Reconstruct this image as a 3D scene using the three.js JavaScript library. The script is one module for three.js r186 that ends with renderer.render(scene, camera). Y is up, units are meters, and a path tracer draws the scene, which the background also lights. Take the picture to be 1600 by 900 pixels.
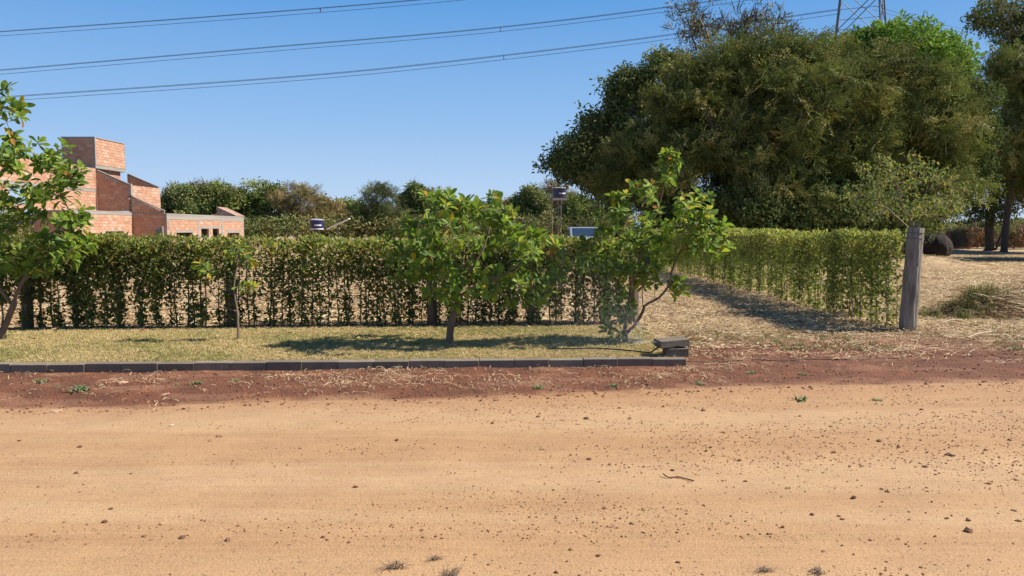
import * as THREE from 'three';
import { mergeGeometries } from 'three/addons/utils/BufferGeometryUtils.js';
import { RoundedBoxGeometry } from 'three/addons/geometries/RoundedBoxGeometry.js';

// ───────────────────────── camera, sky, sun, exposure ─────────────────────────
const scene = new THREE.Scene();
const F = 1155, HORIZON = 357, EYE = 1.6;                       // focal length and horizon in pixels of a 1600 x 900 frame
const PITCH = Math.atan((450 - HORIZON) / F);
const camera = new THREE.PerspectiveCamera(2 * Math.atan(450 / F) * 180 / Math.PI, 16 / 9, 0.1, 6000);
camera.position.set(0, EYE, 0);
camera.rotation.x = -PITCH;
scene.add(camera);

const EXPOSURE = 1.6;
const SUN = new THREE.Vector3(1, 0.98, -0.075).normalize();
{
  const W = 512, H = 256, data = new Float32Array(W * H * 4);
  const stops = [[0, .60, .735, .905], [3, .47, .65, .89], [8, .30, .525, .86], [17, .118, .35, .755], [30, .05, .17, .43], [90, .018, .065, .2]];
  for (let r = 0; r < H; r++) {
    const el = ((r + .5) / H - .5) * 180, e = Math.max(0, el);
    let k = 0; while (k < stops.length - 2 && e > stops[k + 1][0]) k++;
    const a = stops[k], b = stops[k + 1], t = (e - a[0]) / (b[0] - a[0]);
    for (let c = 0; c < W; c++) {
      const az = ((c + .5) / W - .5) * 2 * Math.PI, ce = Math.cos(el * Math.PI / 180);
      const d = Math.cos(az) * ce * SUN.x + Math.sin(el * Math.PI / 180) * SUN.y + Math.sin(az) * ce * SUN.z;
      const glow = 0.25 * Math.pow(Math.max(0, d), 24) + 0.5 * Math.pow(Math.max(0, d), 160);
      for (let q = 0; q < 3; q++) data[(r * W + c) * 4 + q] = ((a[q + 1] * (1 - t) + b[q + 1] * t) + glow) / EXPOSURE;
      data[(r * W + c) * 4 + 3] = 1;
    }
  }
  const sky = new THREE.DataTexture(data, W, H, THREE.RGBAFormat, THREE.FloatType);
  sky.mapping = THREE.EquirectangularReflectionMapping; sky.magFilter = THREE.LinearFilter; sky.needsUpdate = true;
  scene.background = sky; scene.environment = sky;
}
const sun = new THREE.DirectionalLight(new THREE.Color(1, .945, .845), 4.8);
sun.name = 'sun';
sun.position.copy(SUN).multiplyScalar(120).add(new THREE.Vector3(0, 0, -25)); sun.target.position.set(0, 0, -25);
sun.castShadow = true; sun.shadow.mapSize.set(4096, 4096);
Object.assign(sun.shadow.camera, { left: -70, right: 70, top: 60, bottom: -60, near: 1, far: 300 });
scene.add(sun, sun.target);

const renderer = new THREE.WebGLRenderer({ antialias: true });
renderer.setSize(1024, 576);
renderer.toneMapping = THREE.LinearToneMapping;
renderer.toneMappingExposure = EXPOSURE;
renderer.shadowMap.enabled = true;

// ───────────────────────── helpers ─────────────────────────
const V = (x, y, z) => new THREE.Vector3(x, y, z);
const rng = (s) => () => { s = (s + 0x6d2b79f5) | 0; let t = Math.imul(s ^ (s >>> 15), 1 | s); t = (t + Math.imul(t ^ (t >>> 7), 61 | t)) ^ t; return ((t ^ (t >>> 14)) >>> 0) / 4294967296; };
const R0 = rng(11);
const rr = (a, b, R = R0) => a + (b - a) * R();
const lerp = (a, b, t) => a + (b - a) * t;
const clamp = (x, a, b) => Math.min(b, Math.max(a, x));
const smooth = (a, b, x) => { const t = clamp((x - a) / (b - a), 0, 1); return t * t * (3 - 2 * t); };
const hash2 = (x, y, s = 0) => { let h = Math.imul(x | 0, 374761393) ^ Math.imul(y | 0, 668265263) ^ Math.imul(s + 77, 2147483647 ^ 0x5bd1e995); h = Math.imul(h ^ (h >>> 13), 1274126177); return ((h ^ (h >>> 16)) >>> 0) / 4294967296; };
function vnoise(x, y, s = 0, per = 0) {
  const xi = Math.floor(x), yi = Math.floor(y), fx = x - xi, fy = y - yi, u = fx * fx * (3 - 2 * fx), v = fy * fy * (3 - 2 * fy);
  const w = (a) => per ? ((a % per) + per) % per : a;
  return lerp(lerp(hash2(w(xi), w(yi), s), hash2(w(xi + 1), w(yi), s), u), lerp(hash2(w(xi), w(yi + 1), s), hash2(w(xi + 1), w(yi + 1), s), u), v);
}
const fbm = (x, y, o = 4, s = 0) => { let a = 0, k = .5, n = 0; for (let i = 0; i < o; i++) { a += k * vnoise(x, y, s + i); n += k; x = x * 2.03 + 7.1; y = y * 2.03 + 3.7; k *= .5; } return a / n; };
const mix3 = (a, b, t) => [lerp(a[0], b[0], t), lerp(a[1], b[1], t), lerp(a[2], b[2], t)];

// where a pixel of the frame lies: on the ground at height h, or at a distance
function ray(px, py) { const x = (px - 800) / F, y = (450 - py) / F, c = Math.cos(PITCH), s = Math.sin(PITCH); return V(x, y * c - s, -y * s - c); }
function gp(px, py, h = 0) { const d = ray(px, py), t = (h - EYE) / d.y; return V(d.x * t, h, d.z * t); }
function at(px, py, depth) { const d = ray(px, py), t = depth / -d.z; return V(d.x * t, EYE + d.y * t, -depth); }

const names = new Map();
function numbered(n) { const k = names.get(n) ?? 0; names.set(n, k + 1); return k ? n + '_' + String(k).padStart(3, '0') : n; }
function finish(m) { m.castShadow = true; m.receiveShadow = true; return m; }
function thing(name, label, category, pos = V(0, 0, 0), group, kind) {
  const g = new THREE.Group(); g.name = numbered(name); g.position.copy(pos); scene.add(g);
  g.userData = { label, category }; if (group) g.userData.group = group; if (kind) g.userData.kind = kind;
  return g;
}
function part(parent, name, geo, mat, kind) { const m = finish(new THREE.Mesh(geo, mat)); m.name = name; if (kind) m.userData.kind = kind; parent.add(m); return m; }
function struct(name, geo, mat) { const m = finish(new THREE.Mesh(geo, mat)); m.name = numbered(name); m.userData.kind = 'structure'; scene.add(m); return m; }
function stuff(name, label, category, obj) { finish(obj); obj.name = numbered(name); obj.userData = { label, category, kind: 'stuff' }; scene.add(obj); return obj; }
function solo(name, label, category, geo, mat, pos, group) { const m = finish(new THREE.Mesh(geo, mat)); m.name = numbered(name); m.position.copy(pos); m.userData = { label, category }; if (group) m.userData.group = group; scene.add(m); return m; }

// a mesh collector with vertex colours
class MB {
  constructor() { this.p = []; this.c = []; this.i = []; this.uv = []; }
  vert(x, y, z, c, u = 0, v = 0) { this.p.push(x, y, z); this.c.push(c[0], c[1], c[2]); this.uv.push(u, v); return this.p.length / 3 - 1; }
  template(t, M, c) {
    const o = this.p.length / 3, e = M.elements, q = t.p;
    for (let k = 0; k < q.length; k += 3) {
      const x = q[k], y = q[k + 1], z = q[k + 2];
      this.p.push(e[0] * x + e[4] * y + e[8] * z + e[12], e[1] * x + e[5] * y + e[9] * z + e[13], e[2] * x + e[6] * y + e[10] * z + e[14]);
      this.c.push(c[0], c[1], c[2]); this.uv.push(x, y);
    }
    for (const k of t.i) this.i.push(o + k);
  }
  tube(pts, rad, sides, col, cap = true) {
    let N = V(0, 0, 1), prev = -1, len = 0;
    const n = pts.length;
    for (let k = 0; k < n; k++) {
      const T = pts[Math.min(n - 1, k + 1)].clone().sub(pts[Math.max(0, k - 1)]).normalize();
      if (k) len += pts[k].distanceTo(pts[k - 1]);
      N.sub(T.clone().multiplyScalar(N.dot(T))); if (N.lengthSq() < 1e-6) N.set(1, .1, 0).sub(T.clone().multiplyScalar(T.x)); N.normalize();
      const B = T.clone().cross(N), base = this.p.length / 3;
      for (let s = 0; s <= sides; s++) {
        const a = s / sides * Math.PI * 2, r = rad[k], cc = typeof col === 'function' ? col(k, s, pts[k]) : col;
        this.vert(pts[k].x + (N.x * Math.cos(a) + B.x * Math.sin(a)) * r, pts[k].y + (N.y * Math.cos(a) + B.y * Math.sin(a)) * r, pts[k].z + (N.z * Math.cos(a) + B.z * Math.sin(a)) * r, cc, s / sides * r * 6.28, len);
      }
      if (k) for (let s = 0; s < sides; s++) { const a = prev + s, b = base + s; this.i.push(a, a + 1, b, b, a + 1, b + 1); }
      prev = base;
      if (cap && (k === n - 1 || k === 0) && rad[k] > .004) {
        const cc = typeof col === 'function' ? col(k, 0, pts[k]) : col, m = this.vert(pts[k].x, pts[k].y, pts[k].z, cc);
        for (let s = 0; s < sides; s++) k ? this.i.push(m, base + s, base + s + 1) : this.i.push(m, base + s + 1, base + s);
      }
    }
  }
  box(cx, cy, cz, w, h, d, c) {
    for (const [ax, sg] of [[0, 1], [0, -1], [1, 1], [1, -1], [2, 1], [2, -1]]) {
      const o = this.p.length / 3, s = [w / 2, h / 2, d / 2], u = (ax + 1) % 3, v = (ax + 2) % 3;
      for (const [a, b] of [[-1, -1], [1, -1], [1, 1], [-1, 1]]) { const q = [0, 0, 0]; q[ax] = sg * s[ax]; q[u] = a * s[u]; q[v] = b * s[v]; this.vert(cx + q[0], cy + q[1], cz + q[2], c, a * s[u], b * s[v]); }
      sg > 0 ? this.i.push(o, o + 1, o + 2, o, o + 2, o + 3) : this.i.push(o, o + 2, o + 1, o, o + 3, o + 2);
    }
  }
  geo(off) {
    const g = new THREE.BufferGeometry(), p = new Float32Array(this.p);
    if (off) for (let k = 0; k < p.length; k += 3) { p[k] -= off.x; p[k + 1] -= off.y; p[k + 2] -= off.z; }
    g.setAttribute('position', new THREE.BufferAttribute(p, 3));
    g.setAttribute('color', new THREE.BufferAttribute(new Float32Array(this.c), 3));
    g.setAttribute('uv', new THREE.BufferAttribute(new Float32Array(this.uv), 2));
    g.setIndex(new THREE.BufferAttribute(new Uint32Array(this.i), 1));
    g.computeVertexNormals();
    return g;
  }
}
const toGeo = (t) => { const g = new THREE.BufferGeometry(); g.setAttribute('position', new THREE.Float32BufferAttribute(t.p, 3)); g.setIndex(t.i); g.computeVertexNormals(); return g; };

// ───────────────────────── textures and materials ─────────────────────────
function texture(n, fn, srgb = false) {
  const d = new Uint8Array(n * n * 4);
  for (let y = 0; y < n; y++) for (let x = 0; x < n; x++) { const c = fn(x / n, y / n), o = (y * n + x) * 4; d[o] = clamp(c[0], 0, 1) * 255; d[o + 1] = clamp(c[1], 0, 1) * 255; d[o + 2] = clamp(c[2], 0, 1) * 255; d[o + 3] = 255; }
  const t = new THREE.DataTexture(d, n, n); t.wrapS = t.wrapT = THREE.RepeatWrapping; t.magFilter = THREE.LinearFilter; t.generateMipmaps = true; if (srgb) t.colorSpace = THREE.SRGBColorSpace; t.needsUpdate = true;
  return t;
}
const pf = (u, v, f, s, o = 4) => { let a = 0, k = .5, n = 0; for (let i = 0; i < o; i++) { a += k * vnoise(u * f, v * f, s + i, f); n += k; f *= 2; k *= .55; } return a / n; };
const sandTex = texture(1024, (u, v) => {
  const a = pf(u, v, 8, 1, 5), g = vnoise(u * 512, v * 512, 9, 512), st = vnoise(u * 6, v * 90, 21, 0) , sp = vnoise(u * 190, v * 190, 30, 190);
  const g2 = vnoise(u * 256, v * 256, 19, 256), k = .82 + .16 * (a - .5) + .22 * (g - .5) + .14 * (g2 - .5) + .09 * (st - .5) - (sp > .80 ? (sp - .80) * 2.4 : 0);
  return [k, k * (.985 + .03 * a), k * (.96 + .05 * g)];
});
const sandBump = texture(1024, (u, v) => { const k = .25 * pf(u, v, 40, 3, 4) + .45 * vnoise(u * 300, v * 300, 12, 300) + .3 * vnoise(u * 5, v * 80, 22, 0); return [k, k, k]; });
const soilTex = texture(1024, (u, v) => {
  const a = pf(u, v, 6, 41, 6), g = vnoise(u * 400, v * 400, 44, 400), s = vnoise(u * 120, v * 120, 47, 120);
  const k = .74 + .42 * (a - .5) + .22 * (g - .5) + (s > .8 ? (s - .8) * 1.1 : 0);
  return [k, k * (.97 + .08 * (g - .5)), k * .97];
});
const soilBump = texture(1024, (u, v) => { const k = .6 * pf(u, v, 12, 51, 6) + .4 * pf(u, v, 90, 58, 3); return [k, k, k]; });
const concTex = texture(512, (u, v) => { const a = pf(u, v, 4, 61, 6), g = vnoise(u * 200, v * 200, 66, 200), k = .72 + .5 * (a - .5) + .2 * (g - .5); return [k, k * .985, k * .96]; });
const barkTex = texture(512, (u, v) => { const a = .5 * vnoise(u * 60, v * 6, 71, 0) + .3 * vnoise(u * 24, v * 3, 72, 0) + .2 * pf(u, v, 16, 73, 4), k = .6 + .7 * (a - .45); return [k, k * .98, k * .95]; });

const std = (o) => new THREE.MeshStandardMaterial({ roughness: .95, ...o });
const M = {
  sand: std({ vertexColors: true, map: sandTex, bumpMap: sandBump, bumpScale: .0042 }),
  soil: std({ vertexColors: true, map: soilTex, bumpMap: soilBump, bumpScale: .035 }),
  block: std({ color: new THREE.Color().setRGB(.40, .34, .265), map: concTex, bumpMap: concTex, bumpScale: .01 }),
  blockDark: std({ color: new THREE.Color().setRGB(.25, .205, .155), map: concTex, bumpMap: concTex, bumpScale: .01 }),
  wood: std({ vertexColors: true }),
  bark: std({ vertexColors: true, map: barkTex, bumpMap: barkTex, bumpScale: .02 }),
  leaf: new THREE.MeshPhysicalMaterial({ vertexColors: true, roughness: 1, transmission: .5, thickness: 0, clearcoat: .14, clearcoatRoughness: .4, specularIntensity: .5 }),
  leafFar: new THREE.MeshPhysicalMaterial({ color: 0xffffff, roughness: 1, transmission: .2, thickness: 0, specularIntensity: .3 }),
  blade: new THREE.MeshPhysicalMaterial({ color: 0xffffff, roughness: 1, transmission: .25, thickness: 0 }),
  straw: std({ color: 0xffffff, roughness: .8 }),
  stone: std({ vertexColors: true, roughness: .95 }),
  pebble: std({ color: 0xffffff }),
  paint: std({ vertexColors: true, roughness: .6 }),
  metal: std({ color: new THREE.Color().setRGB(.16, .17, .19), roughness: .55, metalness: .6 }),
  wire: std({ color: new THREE.Color().setRGB(.05, .055, .065), roughness: .6, metalness: .3 }),
  hose: std({ color: new THREE.Color().setRGB(.015, .015, .016), roughness: .45 }),
};

// ───────────────────────── terrain ─────────────────────────
const kerbZ = (x) => -8.46 - (x - 2.0) * .047;                   // front face of the block kerb
const hedgeZ = (x) => -11.62 - (x - 1.9) * .066;
const KERB_END = 2.02, KT = .097;
const edgePts = [[-30, 5.6], [-6, 6.35], [-4, 6.55], [-2, 6.8], [0, 7.05], [2.5, 7.42], [5.5, 7.6], [9, 7.75], [30, 8]];
function roadEdge(x) { let k = 0; while (k < edgePts.length - 2 && x > edgePts[k + 1][0]) k++; const a = edgePts[k], b = edgePts[k + 1]; return -lerp(a[1], b[1], clamp((x - a[0]) / (b[0] - a[0]), 0, 1)); }
function H(x, z) {
  const open = smooth(2.0, 2.9, x), e = roadEdge(x);
  let h = .03 * (fbm(x * .14, z * 1.9, 3, 3) - .5) + .008 * (fbm(x * .7, z * 9, 2, 6) - .5) * smooth(-9, -8, z);
  h += .012 * (fbm(x * 1.3, z * 6, 3, 13) - .5) * smooth(e - .3, e + .5, z);
  h += smooth(e + .15, e - .7, z) * (.03 * (fbm(x * 2.4, z * 2.4, 4, 5) - .38) + .012 * (fbm(x * 11, z * 11, 3, 8) - .5));
  h += open * (.1 * smooth(-8.2, -11.2, z)) + (1 - open) * .085 * smooth(-9.0, -10.5, z);
  if (z < -8.8) h += smooth(-8.8, -11, z) * (.05 * (fbm(x * .9, z * .9, 4, 15) - .45) + .018 * (fbm(x * 5, z * 5, 3, 18) - .5));
  const bump = (cx, cz, r, a, rz = r) => { const d = ((x - cx) / r) ** 2 + ((z - cz) / rz) ** 2; return d < 1 ? a * (1 - d) * (1 - d) : 0; };
  h += bump(16.3, -29.5, 2.7, .42, 2.4) + bump(8.15, -12.55, 1.05, .42, .6) + bump(9.4, -13.0, 1.3, .5, .75) + bump(9.2, -11.4, .9, .1, .4);
  return h;
}
const SAND = [.515, .302, .148], SAND2 = [.43, .238, .11], RED = [.228, .081, .032], RED2 = [.145, .052, .024], STRAW = [.60, .43, .225], TAN = [.52, .355, .21], GREEN = [.23, .25, .07];
function groundColor(x, z) {
  const n = fbm(x * 1.1, z * 1.1, 4, 23), n2 = fbm(x * 6, z * 6, 3, 27), st = fbm(x * .35, z * 3.2, 4, 33), st2 = fbm(x * .9, z * 14, 3, 37);
  const e = roadEdge(x) + (n - .5) * .35 + (n2 - .5) * .22;
  let c = mix3(SAND, SAND2, clamp((st - .42) * 1.9 + (st2 - .5) * 1.0, 0, 1) * .8);
  const trk = fbm(x * .12, z * 1.7, 3, 201); c = mix3(c, [.575, .372, .202], smooth(.52, .68, trk) * .45); c = mix3(c, [.45, .24, .107], smooth(.44, .3, trk) * .45); c = mix3(c, [.42, .225, .103], smooth(.62, .78, fbm(x * .9, z * 2.5, 4, 207)) * .35);
  const nearEdge = smooth(e + .9, e + .05, z);
  c = mix3(c, [.44, .23, .11], nearEdge * (.35 + .4 * n2));
  let red = mix3(RED, RED2, clamp(n2 * 1.3 - .3, 0, 1));
  red = mix3(red, [.36, .17, .09], smooth(.5, .75, fbm(x * 2.2, z * 4, 3, 61)) * .6);
  c = mix3(c, red, smooth(e + .13, e - .18, z));
  const sEdge = (x < 2.2 ? -9.6 : -10.55 - .02 * (x - 2)) + (n - .5) * 1.1 + (n2 - .5) * .5;
  let f = mix3(STRAW, TAN, clamp((n - .3) * 1.6, 0, 1) * .7);
  f = mix3(f, [.25, .23, .09], smooth(.54, .72, fbm(x * .6, z * .6, 4, 81)) * .5); f = mix3(f, [.30, .165, .085], smooth(.56, .74, fbm(x * 1.7, z * 2.6, 4, 87)) * .55);
  const left = smooth(1.5, -1.5, x - (-z - 11) * .02) * smooth(-11.6, -12.6, z);
  f = mix3(f, [.50, .33, .21], left * .75);
  f = mix3(f, GREEN, smooth(-68, -80, z) * smooth(14, 24, x + (n - .5) * 8) * .75);
  const bare = smooth(1.2, .35, Math.hypot((x - 8.2) / 1.1, (z + 12.4) / .5)) + smooth(1.2, .4, Math.hypot((x - 9.4) / 1.3, (z + 12.75) / .4));
  c = mix3(c, [.30, .155, .08], smooth(sEdge + 1.2, sEdge + .2, z) * .45); c = mix3(c, f, smooth(sEdge + .6, sEdge - .7, z));
  c = mix3(c, mix3(RED, RED2, n2), clamp(bare, 0, 1) * .75);
  return c;
}
function span(list) { const o = []; for (let k = 0; k < list.length - 1; k++) { const [a, s] = list[k], b = list[k + 1][0], n = Math.max(1, Math.round((b - a) / s)); for (let j = 0; j < n; j++) o.push(a + (b - a) * j / n); } o.push(list[list.length - 1][0]); return o; }
function sheet(xs, zf, nz, y0, tile) {           // zf(x, t) with t 0..1, front to back
  const p = [], c = [], uv = [], ix = [], nx = xs.length;
  for (let j = 0; j <= nz; j++) for (let i = 0; i < nx; i++) { const x = xs[i], z = zf(x, j / nz); p.push(x, H(x, z) + y0, z); c.push(...groundColor(x, z)); uv.push(x / tile, -z / tile); }
  for (let j = 0; j < nz; j++) for (let i = 0; i < nx - 1; i++) { const a = j * nx + i, b = a + nx; ix.push(a, a + 1, b, b, a + 1, b + 1); }
  const g = new THREE.BufferGeometry();
  g.setAttribute('position', new THREE.Float32BufferAttribute(p, 3)); g.setAttribute('color', new THREE.Float32BufferAttribute(c, 3)); g.setAttribute('uv', new THREE.Float32BufferAttribute(uv, 2)); g.setIndex(ix); g.computeVertexNormals();
  return g;
}
const xsNear = span([[-400, 60], [-40, 4], [-12, .6], [-7, .03], [8.5, .6], [14, 4], [40, 60], [400, 1]]);
struct('dirt_road', sheet(xsNear, (x, t) => lerp(6, -2.6, Math.min(1, t * 8)) * (t < .125 ? 1 : 0) + (t < .125 ? 0 : lerp(-2.6, roadEdge(x), (t - .125) / .875)), 168, 0, 1.9), M.sand);
struct('soil_verge', sheet(xsNear, (x, t) => lerp(roadEdge(x), -9.75, t), 84, 0, 1.3), M.soil);
const xsField = span([[-3000, 600], [-300, 60], [-60, 5], [-16, .5], [1, .09], [12, .5], [36, 3], [60, 60], [300, 600], [3000, 1]]);
struct('ground', sheet(xsField, (x, t) => t < .5 ? -lerp(9.6, 17, t * 2) : -17 - 3500 * Math.pow((t - .5) * 2, 4.2) - 24 * (t - .5) * 2, 160, -.003, 1.6), M.soil);

// the grass strip between kerb and hedge
{
  const xs = span([[-16, .4], [-8, .08], [KERB_END - .05, 1]]), mb = new MB(), nz = 40, nx = xs.length;
  const lz = (x, t) => lerp(kerbZ(x) - .16, hedgeZ(x) - .02, t);
  const lc = (x, z) => { const n = fbm(x * 1.2, z * 1.6, 4, 91), m = fbm(x * 7, z * 7, 3, 95); let c = mix3([.38, .285, .115], [.50, .375, .17], clamp(n * 1.6 - .35, 0, 1)); c = mix3(c, [.19, .19, .045], smooth(.5, .72, fbm(x * .8, z * 1.4, 4, 98)) * .6); return mix3(c, [.25, .12, .06], smooth(.66, .8, m) * .5 + smooth(hedgeZ(x) + .5, hedgeZ(x) + .15, z) * .6).map((v, k) => lerp(v, [.075, .038, .022][k], smooth(hedgeZ(x) + .42, hedgeZ(x) + .22, z + (m - .5) * .3))); };  // bare soil at the hedge foot, with the hedge shadow painted into its colour
  globalThis.lawnColor = lc;
  for (let j = 0; j <= nz; j++) for (let i = 0; i < nx; i++) { const x = xs[i], z = lz(x, j / nz); mb.vert(x, lawnY(x, z), z, lc(x, z), x / 1.3, -z / 1.3); }
  for (let j = 0; j < nz; j++) for (let i = 0; i < nx - 1; i++) { const a = j * nx + i, b = a + nx; mb.i.push(a, a + 1, b, b, a + 1, b + 1); }
  for (let j = 0; j <= nz; j++) { const x = KERB_END - .05, z = lz(x, j / nz); mb.vert(x, lawnY(x, z), z, lc(x, z), -z, 0); mb.vert(x + .16, -.04, z, RED, -z, .2); }
  const o = nx * (nz + 1); for (let j = 0; j < nz; j++) { const a = o + j * 2; mb.i.push(a, a + 1, a + 2, a + 2, a + 1, a + 3); }
  struct('lawn', mb.geo(), M.soil);
}
function lawnY(x, z) { return .084 + .03 * smooth(kerbZ(x) - .2, kerbZ(x) - 1.2, z) + .02 * (fbm(x * 1.5, z * 1.5, 3, 101) - .5) + .012 * (fbm(x * 9, z * 9, 2, 104) - .5); }

// ───────────────────────── instanced ground cover ─────────────────────────
const DUM = new THREE.Object3D();
function scatter(geo, mat, list) {            // list of [pos, quaternion|euler, scale(vec or n), colour]
  const m = new THREE.InstancedMesh(geo, mat, list.length), col = new THREE.Color();
  list.forEach(([p, e, s, c], k) => {
    DUM.position.copy(p); e.isQuaternion ? DUM.quaternion.copy(e) : DUM.rotation.copy(e);
    typeof s === 'number' ? DUM.scale.setScalar(s) : DUM.scale.copy(s);
    DUM.updateMatrix(); m.setMatrixAt(k, DUM.matrix); m.setColorAt(k, col.setRGB(c[0], c[1], c[2]));
  });
  return m;
}
function rockGeo(seed, det = 1, flat = .65) {
  const R = rng(seed), g = new THREE.IcosahedronGeometry(1, det), p = g.attributes.position, m = new Map();
  for (let k = 0; k < p.count; k++) {
    const key = [p.getX(k), p.getY(k), p.getZ(k)].map((q) => q.toFixed(3)).join();
    if (!m.has(key)) m.set(key, .7 + .55 * R());
    const s = m.get(key); p.setXYZ(k, p.getX(k) * s, p.getY(k) * s * flat, p.getZ(k) * s * .85);
  }
  g.computeVertexNormals(); return g;
}
const E = (x, y, z) => new THREE.Euler(x, y, z, 'YXZ');
// grass tuft
function tuftGeo(seed, n, h, spread, w, lean = .6) {
  const R = rng(seed), mb = new MB();
  for (let k = 0; k < n; k++) {
    const a = R() * 6.28, r = spread * Math.sqrt(R()), l = h * rr(.55, 1.15, R), t = lean * rr(.2, 1, R), d = R() * 6.28, x = Math.cos(a) * r, z = Math.sin(a) * r, sx = Math.cos(d + 1.57) * w / 2, sz = Math.sin(d + 1.57) * w / 2;
    const c = [1, 1, 1], mx = x + Math.cos(d) * l * t * .35, mz = z + Math.sin(d) * l * t * .35, ex = x + Math.cos(d) * l * t, ez = z + Math.sin(d) * l * t;
    const i0 = mb.vert(x - sx, 0, z - sz, c), i1 = mb.vert(x + sx, 0, z + sz, c), i2 = mb.vert(mx - sx * .8, l * .6, mz - sz * .8, c), i3 = mb.vert(mx + sx * .8, l * .6, mz + sz * .8, c), i4 = mb.vert(ex, l * (1 - t * .3), ez, c);
    mb.i.push(i0, i1, i2, i2, i1, i3, i2, i3, i4);
  }
  const g = mb.geo(); g.deleteAttribute('color'); return g;
}
// straw strands lying about
function strawGeo(seed, n, L, w, spread) {
  const R = rng(seed), mb = new MB(), c = [1, 1, 1];
  for (let k = 0; k < n; k++) {
    const a = R() * 6.28, l = L * rr(.35, 1.1, R), x = rr(-1, 1, R) * spread, z = rr(-1, 1, R) * spread, dx = Math.cos(a), dz = Math.sin(a), y = rr(.002, .02, R), y2 = rr(.002, .022, R) , b = rr(-.2, .2, R);
    const P = [[x, y, z], [x + dx * l * .5 - dz * l * b, Math.max(y, y2) + .006, z + dz * l * .5 + dx * l * b], [x + dx * l, y2 * .6 + .002, z + dz * l]];
    let q = [];
    for (const [X, Y, Z] of P) q.push(mb.vert(X - dz * w / 2, Y, Z + dx * w / 2, c), mb.vert(X + dz * w / 2, Y + w * .4, Z - dx * w / 2, c));
    mb.i.push(q[0], q[1], q[2], q[2], q[1], q[3], q[2], q[3], q[4], q[4], q[3], q[5]);
  }
  const g = mb.geo(); g.deleteAttribute('color'); return g;
}
{
  // gravel on the road
  const R = rng(5), lists = [[], [], []];
  for (let k = 0; k < 52000; k++) {
    const z = -lerp(2.4, 7.9, Math.pow(R(), .8)), x = rr(-.80, .80, R) * -z + rr(-.4, .4, R), e = roadEdge(x);
    if (z < e + .1) continue;
    const dens = fbm(x * .55, z * 3.4, 3, 131) * (.55 + .45 * smooth(-4, 4, x)) + .12 * smooth(e + 1.2, e, z);
    if (R() > smooth(.24, .66, dens)) continue;
    const s = .0022 + .006 * Math.pow(R(), 4) + (R() < .02 ? rr(.002, .007, R) : 0), t = R();
    const c = t < .66 ? mix3([.20, .09, .042], [.36, .19, .09], R()) : mix3(SAND2, SAND, R());
    lists[k % 3].push([V(x, H(x, z) + s * .3, z), E(R() * .6, R() * 6.28, R() * .6), V(s * rr(.8, 1.5, R), s, s * rr(.8, 1.3, R)), c]);
  }
  lists.forEach((l, k) => stuff('gravel', ['fine brown gravel strewn over the sandy dirt road', 'mid brown grit scattered on the sandy dirt road', 'pale and brown small pebbles on the sandy dirt road'][k], 'gravel', scatter(rockGeo(40 + k, 0), M.pebble, l)));
  // clods on the red verge
  const cl = [], cs = rockGeo(50, 1, .7);
  for (let k = 0; k < 9000; k++) {
    const x = rr(-7.5, 9.5, R), e = roadEdge(x), z = lerp(e + .25, x < 2.1 ? kerbZ(x) + .02 : -9.4, R());
    if (R() > .25 + .75 * smooth(.35, .65, fbm(x * 2, z * 3, 3, 141))) continue;
    const s = .003 + .012 * Math.pow(R(), 4);
    cl.push([V(x, H(x, z) + s * .3, z), E(R(), R() * 6.28, R()), V(s * 1.3, s, s), mix3(RED2, [.36, .16, .085], R())]);
  }
  stuff('clods', 'crumbly red soil clods along the road edge and kerb', 'soil', scatter(cs, M.pebble, cl));
  // straw litter
  const S1 = strawGeo(60, 5, .075, .0032, .12), S2 = strawGeo(61, 9, .125, .0046, .17);
  const strawCol = (R) => { const t = R(); return t < .5 ? mix3([.58, .42, .22], [.74, .58, .35], R()) : t < .8 ? mix3([.38, .25, .12], [.52, .36, .18], R()) : mix3([.17, .09, .05], [.30, .15, .08], R()); };
  const l1 = [], l2 = [], l3 = [];
  for (let k = 0; k < 9000; k++) {
    const x = rr(-7.5, 9.5, R), e = roadEdge(x), z = lerp(e + .15, x < 2.1 ? kerbZ(x) + .05 : -9.6, Math.pow(R(), .7));
    const d = (.12 + smooth(.4, .75, fbm(x * 1.3, z * 2.4, 4, 151))) * (smooth(e + .1, e - .9, z) * .6 + .06) * .5 * lerp(.4, 1, smooth(-4, -1, x)) * lerp(1, .16, smooth(1.6, 3, x));
    if (R() > d) continue;
    l1.push([V(x, H(x, z) + .002, z), E(0, R() * 6.28, 0), rr(.6, 1.3, R), strawCol(R)]);
  }
  stuff('straw_litter', 'dry straw litter strewn on the red soil verge', 'straw', scatter(S1, M.straw, l1));
  for (let k = 0; k < 40000; k++) {
    const z = -lerp(8.6, 20, Math.pow(R(), 1.12)), x = rr(1.6, .82 * -z + .5, R);
    if (x < 2.1 && z > -9.5) continue;
    const d = .09 * smooth(-8.6, -9.5, z) + .91 * smooth(-9.9, -12.0, z + (fbm(x * 1.5, z * 1.5, 3, 171) - .5) * 1.2);
    if (R() > d) continue;
    l2.push([V(x, H(x, z) + .002, z), E(rr(-.1, .1, R), R() * 6.28, rr(-.1, .1, R)), rr(.6, 1.35, R), strawCol(R)]);
  }
  stuff('straw', 'dry cut straw covering the driveway and the open ground', 'straw', scatter(S2, M.straw, l2));
  for (let k = 0; k < 30000; k++) {
    const z = -lerp(11.8, 46, Math.pow(R(), 1.7)), x = rr(-.8, .85, R) * -z;
    if (x > 2 && z > -20) continue;
    l3.push([V(x, H(x, z), z), E(0, R() * 6.28, 0), rr(1, 2.6, R), strawCol(R)]);
  }
  stuff('field_straw', 'straw and stubble on the field behind the hedge', 'straw', scatter(S2, M.straw, l3));
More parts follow.
